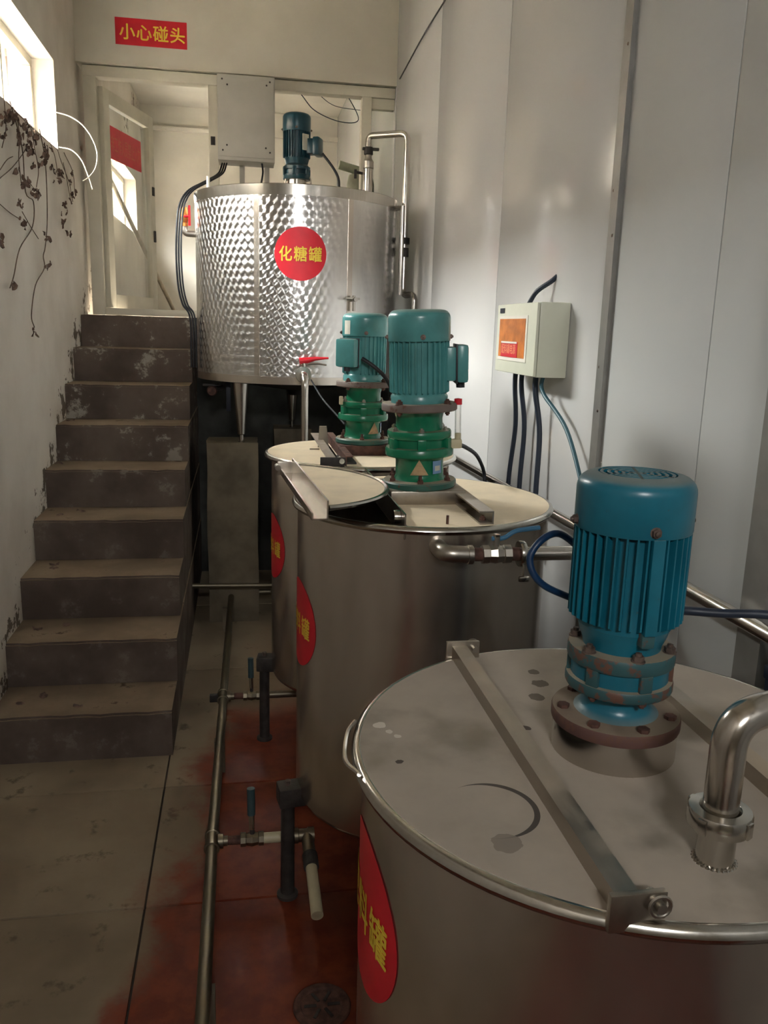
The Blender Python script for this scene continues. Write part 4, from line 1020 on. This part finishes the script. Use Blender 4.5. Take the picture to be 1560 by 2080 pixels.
def branch(yy, pvc):
    x0 = -.1 if yy < 3 else -.089
    te = MB().lathe([(.0178, -.04), (.0235, -.039), (.0235, -.027), (.021, -.025), (.021, .025), (.0235, .027), (.0235, .039), (.0178, .04)], (x0, yy, zf), 18, axis='y').build('tee', 'galv', fp)
    MB().lathe([(.019, 0), (.022, .001), (.022, .016), (.0155, .017), (.0155, .03)], (x0+.017, yy, zf), 16, axis='x').build('tee_socket', 'galv', te)
    MB().cyl((x0+.04, yy, zf), (x0+.085, yy, zf), .0135, n=14).build('nipple', 'rust', fp)
    vx = x0+.085
    vb = MB().lathe([(.0135, 0), (.0215, .001), (.0215, .016), (.018, .018), (.0225, .036), (.018, .054), (.0215, .056), (.0215, .071), (.0135, .072)], (vx, yy, zf), 8, axis='x').build('valve_body', 'galv', fp, smooth=25)
    MB().cyl((vx+.036, yy, zf+.015), (vx+.036, yy, zf+.038), .0075, n=10).build('stem', 'iron', vb)
    lv = MB().tube([(vx+.036, yy, zf+.034), (vx+.034, yy+.006, zf+.085)], [.0085, .009], 8).build('lever', 'steel_rim', fp)
    MB().tube([(vx+.034, yy+.006, zf+.08), (vx+.033, yy+.012, zf+.165)], [.0125, .0125], 10).build('grip', 'greygrip', lv)
    if pvc:
        MB().cyl((vx+.07, yy, zf), (vx+.155, yy, zf), .0165, n=16).build('pvc_spool', 'pvc', fp)
        MB().lathe([(.0165, 0), (.0235, .001), (.0235, .022), (.02, .024), (.02, .05), (.0235, .052), (.0235, .072), (.0, .073)], (vx+.155, yy, zf), 14, axis='x').build('union', 'galv', fp)
        ex = vx+.205
        MB().cyl((ex, yy, zf), (ex+.002, yy-.085, zf-.012), .019, n=16).build('elbow', 'galv', fp)
        MB().cyl((ex+.002, yy-.085, zf-.012), (ex+.003, yy-.135, zf-.02), .023, n=16).build('coupling', 'iron', fp)
        pv = Vector((ex+.003, yy-.13, zf-.02)); pe = Vector((ex+.006, yy-.30, zf-.055)); d_ = (pe-pv).normalized()
        MB().tube([pv, pe, pe, pv+d_*.05], [.0175, .0175, .0145, .0145], 18, caps=False).build('pvc_spout', 'pvc', fp)
    else:
        MB().cyl((vx+.07, yy, zf), (vx+.26, yy, zf), .0155, n=14).build('spool', 'galv', fp)
        MB().bbox(x0-.055, x0-.02, yy-.012, yy+.012, zf-.02, zf+.012, .004).build('plug', 'iron', fp)
branch(2.318, True); branch(3.348, False)
hp = MB().cyl((-.294, 4.60, .252), (.36, 4.60, .240), .0145, n=16).build('cross_pipe', 'galv', None, (-.294, 4.6, .24))
tag(hp, 'thin horizontal pipe crossing from the stair flank past the cement pillar', 'pipe')
dn = thing('floor_drain', (.19, 1.80, 0), 'round iron floor drain set in the red-stained floor', 'drain')
MB().lathe([(0, .002), (.052, .002), (.056, .006), (.070, .007), (.074, .003), (.074, -.003)], (.19, 1.80, .001), 36).build('rim', 'rust', dn)
for k in range(6):
    M_ = Matrix.Translation((.19, 1.80, .001)) @ Matrix.Rotation(PI/3*k, 4, 'Z')
    MB().bbox(.014, .046, -.004, .004, .003, .0065, .0015).xform(M_).build('grate_bar', 'iron', dn)

# dark bin beside the nearest tank
bn = thing('storage_bin', (.935, 1.1, 0), 'tall dark navy plastic bin squeezed between a tank and the panel wall', 'bin')
MB().add([(.905,.97,0),(.96,.97,0),(.96,1.21,0),(.905,1.21,0),(.898,.95,1.12),(.966,.95,1.12),(.966,1.225,1.12),(.898,1.225,1.12)],
         [(0,3,2,1),(4,5,6,7),(0,1,5,4),(1,2,6,5),(2,3,7,6),(3,0,4,7)]).build('body', 'navy', bn, smooth=0)
MB().bbox(.897, .968, .945, 1.232, 1.12, 1.145, .004).build('lid', 'navy', bn)

# ================================================================== SIGN ON THE BACK WALL
sgn = thing('warning_sign', (-.52, YB-.032, 3.33), 'red banner with four yellow characters above the door', 'sign')
ys_ = YB-.0305
MB().box(-.732, -.310, ys_-.002, ys_, 3.330, 3.479).build('board', 'red', sgn, smooth=0)
vs_, fs = text_mesh('小心碰头', .094, .018, 1.1)
MB().add([(-.515+p.x, ys_-.0028-p.z, 3.404+p.y) for p in vs_], fs).build('lettering', 'yellow', sgn, smooth=0)

# far room odds and ends, seen through the openings
pl_ = MB().cyl((-.945, 6.75, 2.72), (-.60, 8.35, Z_UP+.02), .018, n=10).build('leaning_pole', 'wood', None, (-.60, 8.35, Z_UP))
tag(pl_, 'pale wooden pole leaning behind the glass door', 'pole')
gb = thing('gas_bottle', (1.0-.14, 6.35, Z_UP), 'grey-green plastic drum behind the narrow glass pane', 'drum')
MB().lathe([(0, 0), (.115, 0), (.125, .02), (.125, .70), (.12, .74), (.10, .80), (.10, .98), (.085, 1.04), (0, 1.05)], (.862, 6.35, Z_UP), 28).build('body', 'greenbag', gb)
MB().cyl((.70, 6.32, Z_UP+1.10), (.90, 6.35, Z_UP+1.06), .03, n=14).build('spout', 'greenbag', gb)
gb.name = 'plastic_drum'

# ================================================================== DRIED CREEPER ON THE LEFT WALL
cv = thing('dried_creeper', (XL, 4.6, 2.4), 'dried creeper trailing from the window sill down the plaster', 'plant')
def onwall(px, py, off): return at(px, py, 'x', XL+off)
stems = [
    [(20, 205), (45, 300), (52, 390), (68, 410), (66, 460), (40, 505), (28, 560), (20, 585)],
    [(80, 262), (92, 330), (96, 440), (92, 500), (88, 520), (90, 545), (72, 580), (64, 640), (70, 665)],
    [(0, 362), (25, 340), (48, 310), (58, 290)], [(0, 415), (20, 432), (40, 445)],
    [(30, 215), (40, 275), (38, 320), (44, 380)], [(115, 298), (125, 330), (140, 370), (148, 410)], [(130, 310), (148, 350), (152, 392)],
    [(60, 245), (70, 300), (78, 345), (74, 380)], [(100, 285), (112, 320), (118, 360)], [(8, 200), (12, 260), (4, 300)],
    [(0, 345), (14, 325), (26, 318)], [(45, 430), (62, 460), (78, 485)], [(128, 330), (135, 360), (145, 415)], [(12, 205), (60, 255), (118, 305)]]
for i, st_ in enumerate(stems):
    P = spline([onwall(px, py, .010+.006*((i*7+j*3) % 4)/4) for j, (px, py) in enumerate(st_)], 5)
    MB().tube(P, .0026 if i < 2 else .002, 5).build('stem', 'dryvine', cv)
for pts in ([(113, 228), (140, 236), (165, 252), (185, 278), (197, 310), (194, 340), (180, 360), (168, 368)], [(120, 299), (145, 305), (165, 325), (178, 355), (188, 385)]):
    P = []
    for j, (px, py) in enumerate(pts):
        P.append(at(px, py, 'x', XL+.02+.05*j) if j < 2 else at(px, py, 'y', 5.05-.06*j))
    P[0] = at(pts[0][0], pts[0][1], 'x', XL+.006); P[1] = at(pts[1][0], pts[1][1], 'y', 5.0)
    MB().tube(spline(P, 6), .0028, 6).build('stem', 'palevine', cv)
leafm = []
for k in range(4):
    random.seed(20+k); mb = MB(); L_ = .034
    vs1 = []
    for i in range(4):
        for j in range(3):
            u = i/3; wv = .5*sin(PI*(.12+.8*u))
            vs1.append((random.uniform(-.004, .004)+.006*abs(j-1), (j-1)*wv*L_*.9, -u*L_+random.uniform(-.003, .003)))
    mb.add(vs1, [(i*3+j, i*3+j+1, i*3+j+4, i*3+j+3) for i in range(3) for j in range(2)])
    leafm.append(proto(mb, 'dry_leaf', 'leaf', 60))
random.seed(11)
spots = [(62, 300, 5), (52, 365, 7), (40, 350, 4), (75, 390, 6), (70, 380, 4), (40, 410, 6), (46, 445, 5), (100, 335, 4), (118, 345, 6), (115, 360, 4), (142, 355, 4), (130, 420, 7), (132, 450, 4), (136, 470, 3), (97, 540, 5), (90, 478, 3), (40, 270, 6), (55, 290, 6), (85, 300, 6), (20, 225, 8), (30, 240, 8), (10, 235, 8), (60, 262, 6), (90, 320, 6), (72, 335, 4), (0, 480, 4), (22, 582, 2), (70, 672, 3), (145, 400, 4), (5, 270, 4), (148, 380, 3), (165, 292, 1), (50, 250, 6), (75, 280, 6), (100, 305, 4)]
for (px, py, n_) in spots:
    for k in range(n_):
        p = onwall(px+random.uniform(-7, 7), py+random.uniform(-11, 11), random.uniform(.02, .034))-root_loc(cv)
        o = inst(random.choice(leafm), cv, p, rot=(random.uniform(-1.2, 1.2), random.uniform(-.5, .5), random.uniform(-.9, .9)), name='dry_leaf')
        s_ = random.uniform(.5, 1.1); o.scale = (s_, s_, s_)
# litter blown on to the stair treads
litter_src = leafm
for i, (k, dx, dy) in enumerate(((0, .10, .12), (0, .16, .17), (0, .30, .10), (1, .07, .18), (2, .09, .16), (2, .12, .22), (3, .10, .14), (3, .20, .2), (4, .05, .2), (5, .06, .2), (1, .22, .2))):
    o = bpy.data.objects.new('dry_leaf', random.choice(leafm).data); C.objects.link(o)
    o.location = (XL+dx, ST_Y+k*ST_T+dy, (k+1)*ST_R+.006); o.rotation_euler = (random.uniform(-.15, .15), PI/2+random.uniform(-.15, .15), random.uniform(0, 6)); o.scale = (1.2, 1.2, 1.2)
    tag(o, 'withered brown leaf on the %s tread up from the floor' % ('first', 'second', 'third', 'fourth', 'fifth', 'sixth')[k], 'leaf', 'withered leaves on the stair treads')
